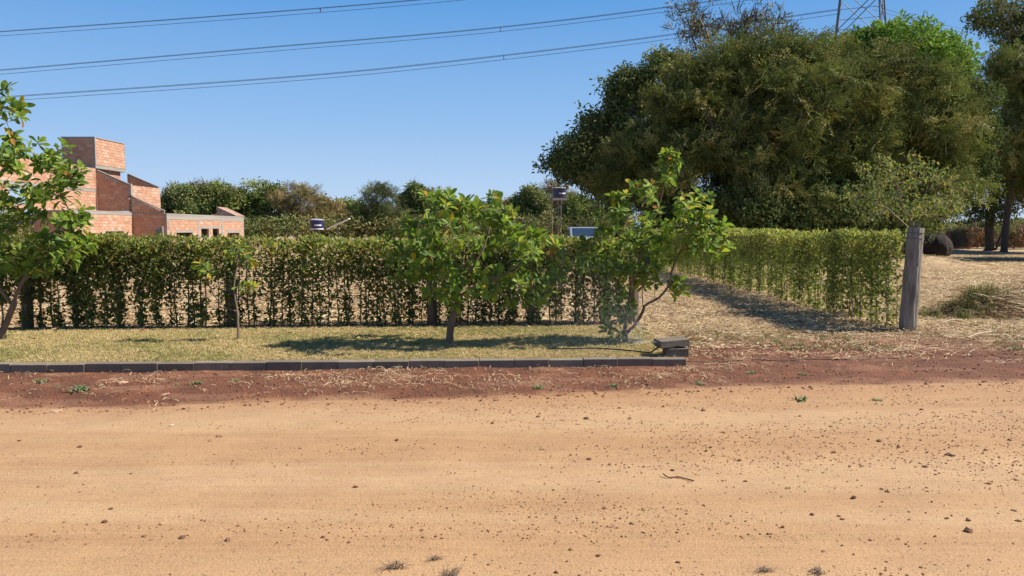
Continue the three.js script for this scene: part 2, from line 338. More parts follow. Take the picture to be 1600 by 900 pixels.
  // lawn blades
  const T1 = tuftGeo(70, 9, .034, .03, .0045, 1.1), lg = [];
  for (let k = 0; k < 34000; k++) {
    const x = rr(-7.6, KERB_END - .05, R), z = lerp(kerbZ(x) - .19, hedgeZ(x) + .1, R()), n = fbm(x * .8, z * 1.4, 4, 98);
    const edge = smooth(hedgeZ(x) + .15, hedgeZ(x) + .6, z); if (R() > edge + .25) continue;
    const g = R() < .1 + .5 * smooth(.45, .68, n);
    lg.push([V(x, lawnY(x, z) - .004, z), E(0, R() * 6.28, 0), V(1, rr(.5, 1.2, R), 1).multiplyScalar(rr(.8, 1.2, R)), g ? mix3([.22, .22, .045], [.44, .39, .11], R()) : mix3([.52, .40, .155], [.68, .53, .26], R())]);
  }
  stuff('grass', 'short half dry grass on the strip between kerb and hedge', 'grass', scatter(T1, M.blade, lg));
  // loose green growth on the driveway and field
  const T2 = tuftGeo(71, 10, .07, .06, .006, 1), lw = [];
  for (let k = 0; k < 5000; k++) {
    const z = -lerp(9.4, 22, Math.pow(R(), 1.4)), x = rr(2.2, .8 * -z, R);
    if (R() > smooth(.54, .72, fbm(x * .7, z * .7, 4, 81)) * .9) continue;
    lw.push([V(x, H(x, z), z), E(0, R() * 6.28, 0), rr(.5, 1.1, R), mix3([.14, .17, .04], [.36, .31, .1], R())]);
  }
  stuff('grass', 'thin green grass growing through the straw on the driveway', 'grass', scatter(T2, M.blade, lw));
  // fallen leaves under the hedge
  const fl = [], LG = new THREE.CircleGeometry(1, 7); LG.rotateX(-Math.PI / 2);
  { const p = LG.attributes.position; for (let k = 0; k < p.count; k++) p.setXYZ(k, p.getX(k), .25 * Math.abs(p.getZ(k)) + .12 * p.getX(k) ** 2, p.getZ(k) * .5); LG.computeVertexNormals(); }
  for (let k = 0; k < 420; k++) {
    const x = rr(-7.5, 2, R), z = hedgeZ(x) + rr(-.25, .42, R) + (R() < .12 ? rr(0, 1.8, R) : 0);
    fl.push([V(x, lawnY(x, z) + .012, z), E(rr(-.3, .3, R), R() * 6.28, rr(-.3, .3, R)), rr(.018, .05, R), R() < .2 ? [.55, .42, .12] : mix3([.30, .12, .06], [.46, .28, .16], R())]);
  }
  stuff('fallen_leaves', 'brown fallen leaves lying along the foot of the hedge', 'leaves', scatter(LG, M.straw, fl));
}

// ───────────────────────── kerb, blocks, hose, sprinkler ─────────────────────────
{
  const dir = V(1, 0, -.047).normalize(), yaw = Math.atan(.047), R = rng(81);
  const k = thing('block_kerb', 'long low kerb of weathered grey concrete blocks edging the grass strip', 'kerb', V(KERB_END, 0, kerbZ(KERB_END)), null, 'thing');
  const variants = [M.block, M.blockDark, M.block.clone(), M.blockDark.clone()];
  variants[0] = M.block.clone(); variants[0].color.setRGB(.32, .265, .2); variants[2].color.setRGB(.30, .245, .185); variants[3].color.setRGB(.26, .21, .16);
  const geos = [0, 1, 2].map((s) => { const g = new RoundedBoxGeometry(.396, .19, .14, 2, .007), uv = g.attributes.uv; for (let q = 0; q < uv.count; q++) uv.setXY(q, uv.getX(q) * .8 + s * .31, uv.getY(q) * .4 + s * .17); return g; });
  for (let n = 0; n < 34; n++) {
    const b = part(k, 'block', geos[n % 3], variants[Math.floor(R() * 4)]), d = -.2 - n * .4;
    b.position.set(dir.x * d, KT - .095 + rr(-.007, .006, R), dir.z * d - .075 + rr(-.007, .007, R)); b.rotation.set(rr(-.01, .01, R), yaw + rr(-.004, .004, R), rr(-.004, .004, R));
  }
  const lo = at(1056, 552, 8.72);
  const g1 = new RoundedBoxGeometry(.27, .10, .19, 2, .008);
  solo('concrete_block', 'lower dark concrete block resting behind the end of the kerb', 'block', g1, M.blockDark, V(lo.x, .135, -8.74)).rotation.y = .06;
  const up = solo('concrete_block', 'upper tilted grey concrete block pinning the hose at the kerb end', 'block', new RoundedBoxGeometry(.37, .085, .22, 2, .008), M.blockDark, V(at(1050, 536, 8.74).x, .244, -8.76));
  up.rotation.set(.03, .2, .045);
  // hose
  const hp = [at(858, 556, 9.0), at(895, 553, 9.0), at(930, 549, 9.05), at(965, 549, 9.0), at(985, 552, 8.9), at(1008, 556, 8.8), at(1018, 550, 8.72), at(1028, 543, 8.66), at(1042, 541.5, 8.66), at(1062, 541, 8.66)];
  hp.forEach((p, i) => { if (i < 6) p.y = lawnY(p.x, p.z) + .03; });
  solo('garden_hose', 'black garden hose curving over the grass to the stacked blocks', 'hose', new THREE.TubeGeometry(new THREE.CatmullRomCurve3(hp), 60, .009, 6), M.hose, V(0, 0, 0));
  const hp2 = []; for (let i = 0; i <= 14; i++) { const x = 2.05 + i * .19 + .02, z = -8.72 - .015 * i + .02 * Math.sin(i * 1.3); hp2.push(V(x, H(x, z) + .004, z)); }
  solo('drip_line', 'thin dark hose lying across the red soil of the driveway mouth', 'hose', new THREE.TubeGeometry(new THREE.CatmullRomCurve3(hp2), 50, .006, 5), M.hose, V(0, 0, 0));
  // sprinkler head and its water
  const sp = at(1024, 535, 8.72), s = thing('sprinkler', 'small metal sprinkler nozzle held under the upper concrete block', 'sprinkler', sp);
  const n1 = new THREE.CylinderGeometry(.012, .016, .09, 10); n1.rotateZ(Math.PI / 2); part(s, 'nozzle', n1, std({ color: 0x9a9c9c, roughness: .35, metalness: .8 }));
  const n2 = new THREE.CylinderGeometry(.016, .016, .05, 8); part(s, 'stem', n2.translate(.03, -.03, 0), M.hose);
  const drops = [], RD = rng(83);
  for (let i = 0; i < 20000; i++) {
    const v = rr(2.6, 6.4, RD), az = rr(-.8, .8, RD), el = rr(.05, 1.1, RD), t = (.06 + .94 * Math.pow(RD(), .8)) * .55;
    const x = sp.x - .045 - Math.cos(az) * Math.cos(el) * v * t, y = sp.y + Math.sin(el) * v * t - 4.9 * t * t, z = sp.z - .15 * t + Math.sin(az) * Math.cos(el) * v * t;
    if (y < .12) continue;
    const r = rr(.0006, .0013, RD); drops.push([V(x, y, z), E(0, 0, rr(-.8, .8, RD)), V(r * 2.2, r, r), [1, 1, 1]]);
  }
  for (let i = 0; i < 260; i++) { const t = RD(), a = rr(-.32, .32, RD), e = rr(-.1, .42, RD); drops.push([V(sp.x - .045 - t * .3, sp.y + t * .3 * e, sp.z + t * .3 * a), E(0, 0, rr(-.4, .2, RD)), V(.006, .0014, .0014), [1, 1, 1]]); }
  stuff('water_spray', 'fine veil of water drops sprayed from the sprinkler by the blocks', 'water spray', scatter(new THREE.IcosahedronGeometry(1, 0), new THREE.MeshPhysicalMaterial({ color: 0xffffff, roughness: .15, transparent: true, opacity: .28 }), drops));
}

// ───────────────────────── leaves, branches, trees ─────────────────────────
function leafTemplate(profile, fold, curl) {                       // along +y, 1 long, upper side +z
  const p = [], i = [], n = profile.length;
  profile.forEach(([t, w], k) => { const z = -curl * t * t; p.push(-w, t, z + fold * w, 0, t - .01, z - .0, w, t, z + fold * w); if (k) { const a = (k - 1) * 3, b = k * 3; i.push(a, a + 1, b, b, a + 1, b + 1, a + 1, a + 2, b + 1, b + 1, a + 2, b + 2); } });
  return { p, i };
}
const OBOV = [[0, .015], [.12, .04], [.38, .165], [.66, .245], [.86, .185], [1, .02]];
const ELL = [[0, .02], [.48, .235], [1, .01]];
const BIG = [leafTemplate(OBOV, .28, .10), leafTemplate(OBOV.map(([t, w]) => [t, w * .85]), .5, .28), leafTemplate(OBOV.map(([t, w]) => [t, w * 1.1]), .12, -.06), leafTemplate(OBOV.map(([t, w]) => [t, w * .9]), .45, .62)];
const SMALL = [leafTemplate(ELL, .3, .1), leafTemplate(ELL, .5, .3)];
const BIGGEO = BIG.map(toGeo);
const leafMat = (c) => { const m = M.leaf.clone(); m.vertexColors = false; m.color.setRGB(...c); return m; };
const up = V(0, 1, 0);
function rand3(R) { let v; do v = V(rr(-1, 1, R), rr(-1, 1, R), rr(-1, 1, R)); while (v.lengthSq() > 1 || v.lengthSq() < .01); return v; }

function grow(trunks, tips, R, reach = .25) {
  const nodes = [], paths = [];
  const add = (p, parent) => { nodes.push({ p, parent, w: 0, len: parent < 0 ? 0 : nodes[parent].len + p.distanceTo(nodes[parent].p), leafy: false }); return nodes.length - 1; };
  for (const t of trunks) {
    const c = new THREE.CatmullRomCurve3(t), n = Math.max(4, Math.ceil(c.getLength() / .09)), pts = c.getPoints(n);
    let prev = -1;
    if (nodes.length) { let best = 1e9; nodes.forEach((q, k) => { const d = q.p.distanceTo(pts[0]); if (d < best) { best = d; prev = k; } }); }
    const path = prev >= 0 ? [prev] : [];
    pts.forEach((p, k) => { if (k === 0 && prev >= 0) return; if (k) p.add(rand3(R).multiplyScalar(.006)); prev = add(p, prev); path.push(prev); });
    paths.push(path); nodes[prev].w += 2;
  }
  const d0 = tips.map((t) => Math.min(...nodes.map((n) => n.p.distanceTo(t.p)))), order = tips.map((_, k) => k).sort((a, b) => d0[a] - d0[b]);
  for (const k of order) {
    const t = tips[k]; let best = 1e9, from = 0;
    nodes.forEach((n, j) => { if (n.len < .12) return; const d = n.p.distanceTo(t.p); const c = d + reach * n.len * .5 + .7 * Math.max(0, n.p.y - t.p.y + .15 * d); if (c < best && d > .02) { best = c; from = j; } });
    const a = nodes[from], b = t.p, d = a.p.distanceTo(b), pd = a.parent >= 0 ? a.p.clone().sub(nodes[a.parent].p).normalize() : up.clone();
    const c1 = a.p.clone().addScaledVector(pd, d * .35).add(V(0, -.03 * d, 0)), n = Math.max(3, Math.ceil(d / .1)), path = [from];
    let prev = from;
    for (let q = 1; q <= n; q++) { const u = q / n, p = a.p.clone().multiplyScalar((1 - u) ** 2).addScaledVector(c1, 2 * u * (1 - u)).addScaledVector(b, u * u); if (q < n) p.add(rand3(R).multiplyScalar(.02 * d)); prev = add(p, prev); path.push(prev); }
    nodes[prev].w += 1; paths.push(path); t.node = prev;
    const last = nodes[prev].p.clone().sub(nodes[nodes[prev].parent].p).normalize();
    t.dir = last.add(V(0, .55, 0)).normalize();
  }
  for (let k = nodes.length - 1; k > 0; k--) if (nodes[k].parent >= 0) nodes[nodes[k].parent].w += nodes[k].w;
  return { nodes, paths };
}
function wood(tree, r0, rmin, color, mb = new MB(), pow = .8) {
  const W = tree.nodes[0].w, R = rng(3);
  for (const path of tree.paths) {
    const pts = path.map((k) => tree.nodes[k].p), rad = path.map((k, j) => Math.max(rmin, r0 * Math.pow(tree.nodes[k].w / W, pow)));
    if (path.length > 1 && path[0] !== 0) rad[0] = Math.min(rad[0], rad[1] * 1.25);
    if (path[0] === 0) { rad[0] *= 1.35; rad[1] *= 1.12; }
    mb.tube(pts, rad, rad[0] > .02 ? 9 : 5, (k, s) => { const t = .75 + .5 * hash2(k + (s % 3) * 31, s, path.length); return [color[0] * t, color[1] * t, color[2] * t]; });
  }
  return mb;
}
function inEllipsoids(list, n, depth, R, zs = .8) {               // list of [px, py, rx, ry, share] at a distance
  const tot = list.reduce((a, e) => a + (e[4] ?? e[2] * e[3]), 0), out = [];
  for (const [px, py, rx, ry, share, dz = 0] of list) {
    const m = Math.round(n * (share ?? rx * ry) / tot), s = depth / F;
    for (let k = 0; k < m; k++) { const v = rand3(R); v.multiplyScalar(Math.pow(v.length(), -.55)); const c = at(px + v.x * rx, py - v.y * ry, depth); c.z += v.z * rx * s * zs + dz; out.push({ p: c }); }
  }
  return out;
}
const GREENS = [[.14, .235, .026], [.20, .31, .028], [.11, .19, .024], [.28, .37, .032], [.39, .44, .045], [.54, .42, .03], [.54, .26, .045]];
const LEAFM = GREENS.map(leafMat);
function youngTree(name, label, base, trunks, tips, o) {
  const R = rng(o.seed), g = thing(name, label, o.category ?? 'tree', base), tree = grow(trunks, tips, R, o.reach);
  part(g, 'trunk', wood(tree, o.r0, o.rmin ?? .0035, o.bark ?? [.17, .115, .08]).geo(base), M.wood);
  const leaves = [];
  const rosette = (p, a, n, young) => {
    const ph0 = R() * 6.28, side = a.clone().cross(Math.abs(a.y) < .9 ? up : V(1, 0, 0)).normalize(), oth = a.clone().cross(side);
    for (let k = 0; k < n; k++) {
      const ph = ph0 + k * 2.4, th = lerp(.35, 1.5, (k + R() * .6) / n) , d = a.clone().multiplyScalar(Math.cos(th)).addScaledVector(side, Math.cos(ph) * Math.sin(th)).addScaledVector(oth, Math.sin(ph) * Math.sin(th));
      d.y -= .22 * (k / n) + rr(-.1, .15, R); d.normalize();
      const N = a.clone().addScaledVector(d, -a.dot(d)).add(rand3(R).multiplyScalar(.45)); N.addScaledVector(d, -N.dot(d)).normalize();
      const X = d.clone().cross(N), L = o.leaf * rr(.62, 1.15, R) * (k < 2 ? .7 : 1);
      const M4 = new THREE.Matrix4().makeBasis(X, d, N).scale(V(L, L, L)).setPosition(p.clone().addScaledVector(a, -.03 * k / n).addScaledVector(d, .008));
      let ci = R() < .12 ? 0 : R() < .45 ? 1 : R() < .5 ? 2 : 3; if (young && k < 3) ci = R() < .35 ? 5 : 4; if (k < 2 && R() < .3) ci = 4; if (R() < (o.yellow ?? .012)) ci = 5; if (young && k < 2 && R() < .3) ci = 6; if (R() < .006) ci = 6;
      leaves.push({ M4, ci, L, t: Math.floor(R() * 4), z: p.z });
    }
  };
  const top = Math.max(...tips.map((t) => t.p.y));
  for (const t of tips) {
    rosette(t.p, t.dir, Math.round(rr(o.per * .75, o.per * 1.3, R)), R() < (o.young ?? .18) * (t.p.y > top - .8 ? 1.6 : .7));
    // a few leaves back along the twig
    const q = tree.nodes[tree.nodes[t.node].parent]; if (q && R() < .75) rosette(q.p, t.dir, Math.round(o.per * .4), false);
  }
  leaves.sort((a, b) => b.z * .25 + b.L * 2 - (a.z * .25 + a.L * 2));
  const mb = new MB(), cut = o.single ?? 300;
  leaves.forEach((l, k) => {
    if (k < cut) { const m = part(g, 'leaf', BIGGEO[l.t], LEAFM[l.ci]); l.M4.elements[12] -= base.x; l.M4.elements[13] -= base.y; l.M4.elements[14] -= base.z; l.M4.decompose(m.position, m.quaternion, m.scale); }
    else { const s = rr(.85, 1.15, R); mb.template(BIG[l.t], l.M4, GREENS[l.ci].map((v) => v * s)); }
  });
  if (leaves.length > cut) part(g, 'foliage', mb.geo(base), M.leaf, 'stuff');
  return g;
}
const pix = (depth, list) => list.map(([x, y, dz = 0]) => { const p = at(x, y, depth); p.z += dz; return p; });
{
  const R = rng(201);
  let d = 9.78, b = at(-2, 536, d);
  youngTree('young_tree', 'broad leaved young tree leaning at the kerb end before the brick house', b,
    [pix(d, [[-2, 536], [8, 505, -.02], [20, 478, 0], [32, 450, .03], [48, 420, 0], [62, 382, -.05], [72, 345, -.05]]), pix(d, [[20, 478], [4, 445, .1], [-20, 400, .2], [-30, 330, .25], [0, 240, .15]]), pix(d, [[48, 420], [68, 405, .1], [88, 392, .15], [100, 370, .15]])],
    inEllipsoids([[45, 290, 72, 55, 34], [92, 365, 58, 42, 24], [35, 418, 42, 20, 8], [14, 165, 22, 36, 9], [2, 235, 34, 30, 10], [-60, 300, 70, 110, 30], [132, 338, 20, 18, 5], [95, 268, 34, 34, 10], [20, 385, 45, 45, 16], [110, 385, 48, 36, 14], [60, 240, 50, 28, 10]], 160, d, R), { seed: 301, r0: .040, per: 11, leaf: .145, reach: .3, young: .2 });
  d = 9.5; b = at(702, 541, d);
  youngTree('young_tree', 'round young tree with one short stem in the middle of the grass strip', b,
    [pix(d, [[702, 541], [703, 520], [707, 500], [714, 478], [717, 455]]), pix(d, [[717, 455], [730, 430, .1], [755, 390, .1], [768, 345, .0]]), pix(d, [[714, 470], [695, 445, -.1], [675, 410, -.15], [650, 375, -.15]]), pix(d, [[716, 462], [760, 440, .1], [800, 420, .15], [835, 390, .1]]), pix(d, [[716, 458], [715, 420, .2], [705, 370, .2]])],
    [...inEllipsoids([[730, 376, 118, 62, 44], [838, 408, 46, 46, 22], [645, 384, 46, 52, 18], [765, 325, 50, 24, 11], [792, 362, 46, 36, 14], [688, 328, 46, 24, 9], [735, 450, 80, 26, 17], [815, 452, 48, 24, 12]], 140, d, R), ...pix(d, [[768, 308], [776, 314], [722, 318], [640, 352]]).map((p) => ({ p }))], { seed: 302, r0: .047, per: 11, leaf: .145, reach: .3, young: .16, yellow: .03 });
  d = 9.75; b = at(976, 537, d);
  youngTree('young_tree', 'tall young tree of several curved stems standing beside the concrete blocks', b,
    [pix(d, [[976, 537], [977, 505], [983, 465], [992, 425], [1008, 380], [1030, 320], [1044, 262]]), pix(d, [[979, 520], [992, 506, .05], [1001, 488, .1], [1005, 476, .12], [1022, 466, .14], [1040, 448, .15], [1046, 422, .15], [1064, 385, .1], [1085, 360, .1]]), pix(d, [[1003, 480, .11], [1001, 455, .12], [1004, 430, .1], [1015, 395, .1], [1030, 350, .1]]), pix(d, [[1019, 467, .14], [1022, 448, .1], [1034, 430, .1]]), pix(d, [[977, 510], [966, 480, .05], [960, 440, .05], [952, 400, 0]])],
    [...inEllipsoids([[1025, 345, 86, 60, 52], [955, 392, 46, 44, 26], [1046, 262, 13, 28, 9], [1108, 375, 42, 38, 18], [1005, 402, 64, 30, 16], [1058, 452, 17, 12, 5], [962, 482, 24, 40, 18], [1000, 425, 45, 22, 14], [930, 420, 30, 25, 8], [1085, 325, 34, 28, 8], [985, 315, 34, 28, 8]], 190, d, R), ...pix(d, [[1046, 240], [1040, 256], [1056, 250], [1088, 300], [1130, 350], [1140, 385]]).map((p) => ({ p }))], { seed: 303, r0: .042, per: 9.5, leaf: .125, reach: .22, young: .3 });
  d = 9.83; b = at(373, 534, d);
  youngTree('sapling', 'thin sapling with few leaves and a forked stem before the hedge', b,
    [pix(d, [[373, 534], [372, 508], [371, 486], [367, 465], [366, 445], [370, 415], [376, 388]]), pix(d, [[372, 488], [356, 478, .1], [341, 462, .12], [332, 440, .12], [327, 420, .1]])],
    pix(d, [[377, 384], [364, 398], [386, 396, .1], [322, 412, .1], [334, 424, .15], [388, 450, .1], [357, 402, -.1], [396, 408, .1], [314, 420, 0], [400, 446, .1]]).map((p) => ({ p })), { seed: 304, r0: .016, rmin: .004, per: 9, leaf: .12, reach: .2, young: .5, yellow: .1, bark: [.2, .15, .11] });
}
// the small tree rising behind the grey post
{
  const R = rng(211), d = 12.9, b = V(at(1424, 500, d).x, .1, -d), tips = inEllipsoids([[1415, 303, 88, 44, 60], [1400, 265, 50, 26, 20], [1450, 328, 56, 20, 18], [1365, 318, 38, 28, 12]], 175, d, R, 1);
  const g = thing('small_tree', 'small spreading tree with thin olive leaves rising behind the grey post', 'tree', b);
  const tree = grow([[b.clone(), V(b.x, .9, -d), V(b.x - .02, 1.6, -d), at(1410, 322, d), at(1400, 285, d)], [V(b.x, 1.55, -d), at(1450, 330, d), at(1485, 312, d)], [V(b.x, 1.5, -d), at(1385, 325, d - .2), at(1350, 305, d - .2)]], tips, R, .3);
  part(g, 'trunk', wood(tree, .05, .003, [.2, .15, .1]).geo(b), M.wood);
  const mb = new MB();
  for (const t of tips) for (let k = 0; k < 14; k++) {
    const q = t.p.clone().add(rand3(R).multiplyScalar(.15)), dd = rand3(R).add(V(0, -.25, 0)).normalize(), N = rand3(R).add(V(0, .8, 0)); N.addScaledVector(dd, -N.dot(dd)).normalize();
    const L = rr(.045, .085, R), c = R() < .25 ? [.33, .28, .06] : R() < .5 ? [.21, .24, .045] : [.13, .18, .035];
    mb.template(SMALL[k % 2], new THREE.Matrix4().makeBasis(dd.clone().cross(N), dd, N).scale(V(L, L, L)).setPosition(q), c);
  }
  part(g, 'foliage', mb.geo(b), M.leaf, 'stuff');
}

// ───────────────────────── hedges, posts, wires ─────────────────────────
function hedge(name, label, A, B, o) {
  const R = rng(o.seed), g = thing(name, label, 'hedge', A), len = A.distanceTo(B), n = Math.round(len / o.step), mb = new MB(), dir = B.clone().sub(A).normalize(), side = V(-dir.z, 0, dir.x), y0 = A.y;
  const mats = [[.13, .09, .055], [.19, .14, .08], [.10, .07, .045]].map((c) => std({ color: new THREE.Color().setRGB(...c) }));
  for (let k = 0; k < n; k++) {
    const t = (k + rr(-.5, .5, R)) / n, foot = A.clone().addScaledVector(dir, t * len).addScaledVector(side, rr(-.09, .09, R) + (k % 2 ? o.row : -o.row));
    foot.y = Math.min(H(foot.x, foot.z), y0) - .02;
    const h = o.h * rr(.93, 1.03, R), pts = [], lean = rand3(R).multiplyScalar(.08); lean.y = 0;
    for (let j = 0; j <= 6; j++) pts.push(foot.clone().add(V(0, h * .95 * j / 6, 0)).addScaledVector(lean, j / 6).add(V(rr(-.014, .014, R), 0, rr(-.014, .014, R))));
    const sm = new MB(), r = rr(.006, .011, R) * (o.thick ?? 1); sm.tube(pts, pts.map((_, j) => r * (1 - .09 * j)), 5, [1, 1, 1], false);
    if (k < 300) part(g, 'stem', sm.geo(A), mats[k % 3]);
    const vigour = (o.v0 + o.v1 * fbm(t * len * 1.1, 3.3, 3, o.seed)) * rr(.55, 1.45, R) * (R() < .05 ? .35 : 1), ptone = rr(.78, 1.18, R), topY = (o.wave ?? .07) * (fbm(t * len * 1.4, 8.1, 3, o.seed + 4) - .5), hollow = rr(.1, .5, R), m = Math.round(o.leaves * vigour);
    for (let q = 0; q < m; q++) {
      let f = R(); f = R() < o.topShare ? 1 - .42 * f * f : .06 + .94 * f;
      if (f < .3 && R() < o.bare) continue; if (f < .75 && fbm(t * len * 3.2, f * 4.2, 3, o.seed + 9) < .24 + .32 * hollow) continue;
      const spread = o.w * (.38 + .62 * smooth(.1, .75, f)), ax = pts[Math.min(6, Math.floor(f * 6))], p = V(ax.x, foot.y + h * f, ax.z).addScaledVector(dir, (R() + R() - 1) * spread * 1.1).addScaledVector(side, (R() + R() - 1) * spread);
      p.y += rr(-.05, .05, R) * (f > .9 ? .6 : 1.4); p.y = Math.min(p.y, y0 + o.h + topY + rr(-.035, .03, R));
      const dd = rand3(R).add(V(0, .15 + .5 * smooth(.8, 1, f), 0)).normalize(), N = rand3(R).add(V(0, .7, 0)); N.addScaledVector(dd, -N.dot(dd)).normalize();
      const L = rr(.042, .078, R) * o.leaf, c0 = o.cols[Math.min(o.cols.length - 1, Math.floor(R() * R() * o.cols.length + (f > .8 ? .7 + 1.6 * R() : f > .62 ? R() : 0)))], s = rr(.72, 1.28, R) * ptone * (1 + (o.gain ?? .3) * smooth(.7, .95, f));  // sunlight on the hedge top is put into brighter, yellower leaf colours
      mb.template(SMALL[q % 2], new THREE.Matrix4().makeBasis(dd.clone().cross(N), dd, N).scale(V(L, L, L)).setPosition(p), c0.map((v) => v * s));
    }
  }
  part(g, 'foliage', mb.geo(A), M.leaf, 'stuff');
  return g;
}
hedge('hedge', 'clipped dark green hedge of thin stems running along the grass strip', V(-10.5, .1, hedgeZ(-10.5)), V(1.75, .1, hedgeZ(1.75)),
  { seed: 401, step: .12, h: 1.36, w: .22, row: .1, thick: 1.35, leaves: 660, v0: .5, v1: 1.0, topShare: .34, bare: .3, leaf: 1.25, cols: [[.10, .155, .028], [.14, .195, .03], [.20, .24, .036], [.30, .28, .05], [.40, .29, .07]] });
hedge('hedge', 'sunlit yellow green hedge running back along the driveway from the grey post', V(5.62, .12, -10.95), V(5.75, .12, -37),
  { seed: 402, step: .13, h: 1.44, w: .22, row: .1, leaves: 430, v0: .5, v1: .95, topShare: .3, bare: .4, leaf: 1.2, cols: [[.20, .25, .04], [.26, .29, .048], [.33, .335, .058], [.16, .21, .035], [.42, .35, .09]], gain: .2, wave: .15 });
{
  const R = rng(221);
  const post = (label, p, h, r, col, group, lean = 0) => {
    const g = thing('fence_post', label, 'post', p, group), mb = new MB(), pts = [], rad = [];
    for (let k = 0; k <= 8; k++) { pts.push(V(lean * k / 8 + rr(-.004, .004, R), h * k / 8 - .05, rr(-.004, .004, R))); rad.push(r * (1.04 - .1 * k / 8) * rr(.98, 1.02, R)); }
    mb.tube(pts, rad, 14, (k, s) => { const t = .8 + .4 * hash2(k, s % 14, 9); return col.map((v) => v * t); });
    part(g, 'shaft', mb.geo(), M.bark); return g;
  };
  const zz = (px) => { const x = (px - 800) / F * 11.3; return V((px - 800) / F * -hedgeZ(x), .1, hedgeZ(x) + .05); };
  post('dark wooden fence post in the hedge beside the leaning young tree', zz(42), 1.42, .075, [.16, .115, .08]);
  post('dark wooden fence post in the hedge right behind the thin sapling', zz(362), 1.42, .08, [.16, .115, .08]);
  post('dark wooden fence post in the hedge behind the round young tree', zz(675), 1.42, .08, [.16, .115, .08]);
  post('pale wooden fence post closing the hedge behind the tall young tree', zz(990), 1.2, .085, [.36, .26, .18]);
  const big = gp(1418, 517, .1), P = post('thick weathered grey wooden post leaning at the near end of the yellow green hedge', big, 1.56, .117, [.34, .30, .25], null, .055);
  for (const [h, r] of [[1.44, .0035], [1.36, .003], [.62, .003]]) { const t = new THREE.TorusGeometry(.114, r, 5, 28); t.rotateX(Math.PI / 2 + .05); part(P, 'wire_ring', t.translate(.055 * h / 1.5, h, 0), M.wire); }
  for (const [h, l] of [[.30, 'low rusty fence wire strung through the hedge near its foot'], [.78, 'upper rusty fence wire strung through the hedge at mid height']]) {
    const pts = []; for (let k = 0; k <= 30; k++) { const x = lerp(-10, 1.85, k / 30); pts.push(V(x, .1 + h + .012 * Math.sin(k * 1.9), hedgeZ(x) + .12)); }
    solo('fence_wire', l, 'wire', new THREE.TubeGeometry(new THREE.CatmullRomCurve3(pts), 60, .0035, 4), std({ color: new THREE.Color().setRGB(.09, .055, .04) }), V(0, 0, 0));
  }
}

// ───────────────────────── big trees ─────────────────────────
function sprayGeo(seed, kind) {
  const R = rng(seed), mb = new MB(), c = [1, 1, 1];
  const leaf = (p, d, N, L, W) => { const X = d.clone().cross(N).normalize(), a = mb.vert(p.x, p.y, p.z, c), l = p.clone().addScaledVector(d, L * .5).addScaledVector(X, W / 2).addScaledVector(N, W * .2), r = p.clone().addScaledVector(d, L * .5).addScaledVector(X, -W / 2).addScaledVector(N, W * .2), e = p.clone().addScaledVector(d, L).addScaledVector(N, -L * .12); const b = mb.vert(l.x, l.y, l.z, c), q = mb.vert(r.x, r.y, r.z, c), f = mb.vert(e.x, e.y, e.z, c); mb.i.push(a, b, f, a, f, q); };
  if (kind === 'feather') for (let t = 0; t < 3; t++) {
    const a = rand3(R).add(V(.3, -.1, 0)).normalize(), s = a.clone().cross(V(.2, 1, .1)).normalize(), N = s.clone().cross(a).normalize();
    for (let k = 0; k < 6; k++) for (const sg of [-1, 1]) { const p = a.clone().multiplyScalar(.1 + k * .11 + rr(0, .03, R)); p.y -= .012 * k * k * .3; leaf(p, s.clone().multiplyScalar(sg).addScaledVector(a, .6).add(rand3(R).multiplyScalar(.35)).normalize(), N.clone().add(rand3(R).multiplyScalar(.4)).normalize(), rr(.11, .18, R), rr(.04, .065, R)); }
  }
  else if (kind === 'droop') for (let k = 0; k < 16; k++) { const p = rand3(R).multiplyScalar(.42), d = rand3(R).multiplyScalar(1.2).add(V(0, -.75, 0)).normalize(); const N = rand3(R).add(V(0, .4, 0)); N.addScaledVector(d, -N.dot(d)).normalize(); leaf(p, d, N, rr(.14, .25, R), rr(.06, .10, R)); }
  else if (kind === 'broad') for (let k = 0; k < 18; k++) { const p = rand3(R).multiplyScalar(.36), d = rand3(R).add(p.clone().multiplyScalar(1.6)).add(V(0, -.15, 0)).normalize(), N = rand3(R).add(V(0, .9, 0)); N.addScaledVector(d, -N.dot(d)).normalize(); leaf(p, d, N, rr(.22, .36, R), rr(.09, .14, R)); }
  else if (kind === 'twig') for (let k = 0; k < 6; k++) { const a = rand3(R).add(V(0, .9, 0)).normalize(), N = rand3(R); N.addScaledVector(a, -N.dot(a)).normalize(); leaf(V(0, 0, 0), a, N, rr(.5, .9, R), .012); for (let q = 0; q < 2; q++) leaf(a.clone().multiplyScalar(rr(.3, .9, R)), rand3(R).add(V(0, -.3, 0)).normalize(), rand3(R).normalize(), rr(.07, .12, R), .04); }
  const g = mb.geo(); g.deleteAttribute('color'); return g;
}
const SPRAY = { feather: [sprayGeo(1, 'feather'), sprayGeo(2, 'feather')], droop: [sprayGeo(3, 'droop'), sprayGeo(4, 'droop')], broad: [sprayGeo(5, 'broad'), sprayGeo(6, 'broad')], twig: [sprayGeo(7, 'twig')] };
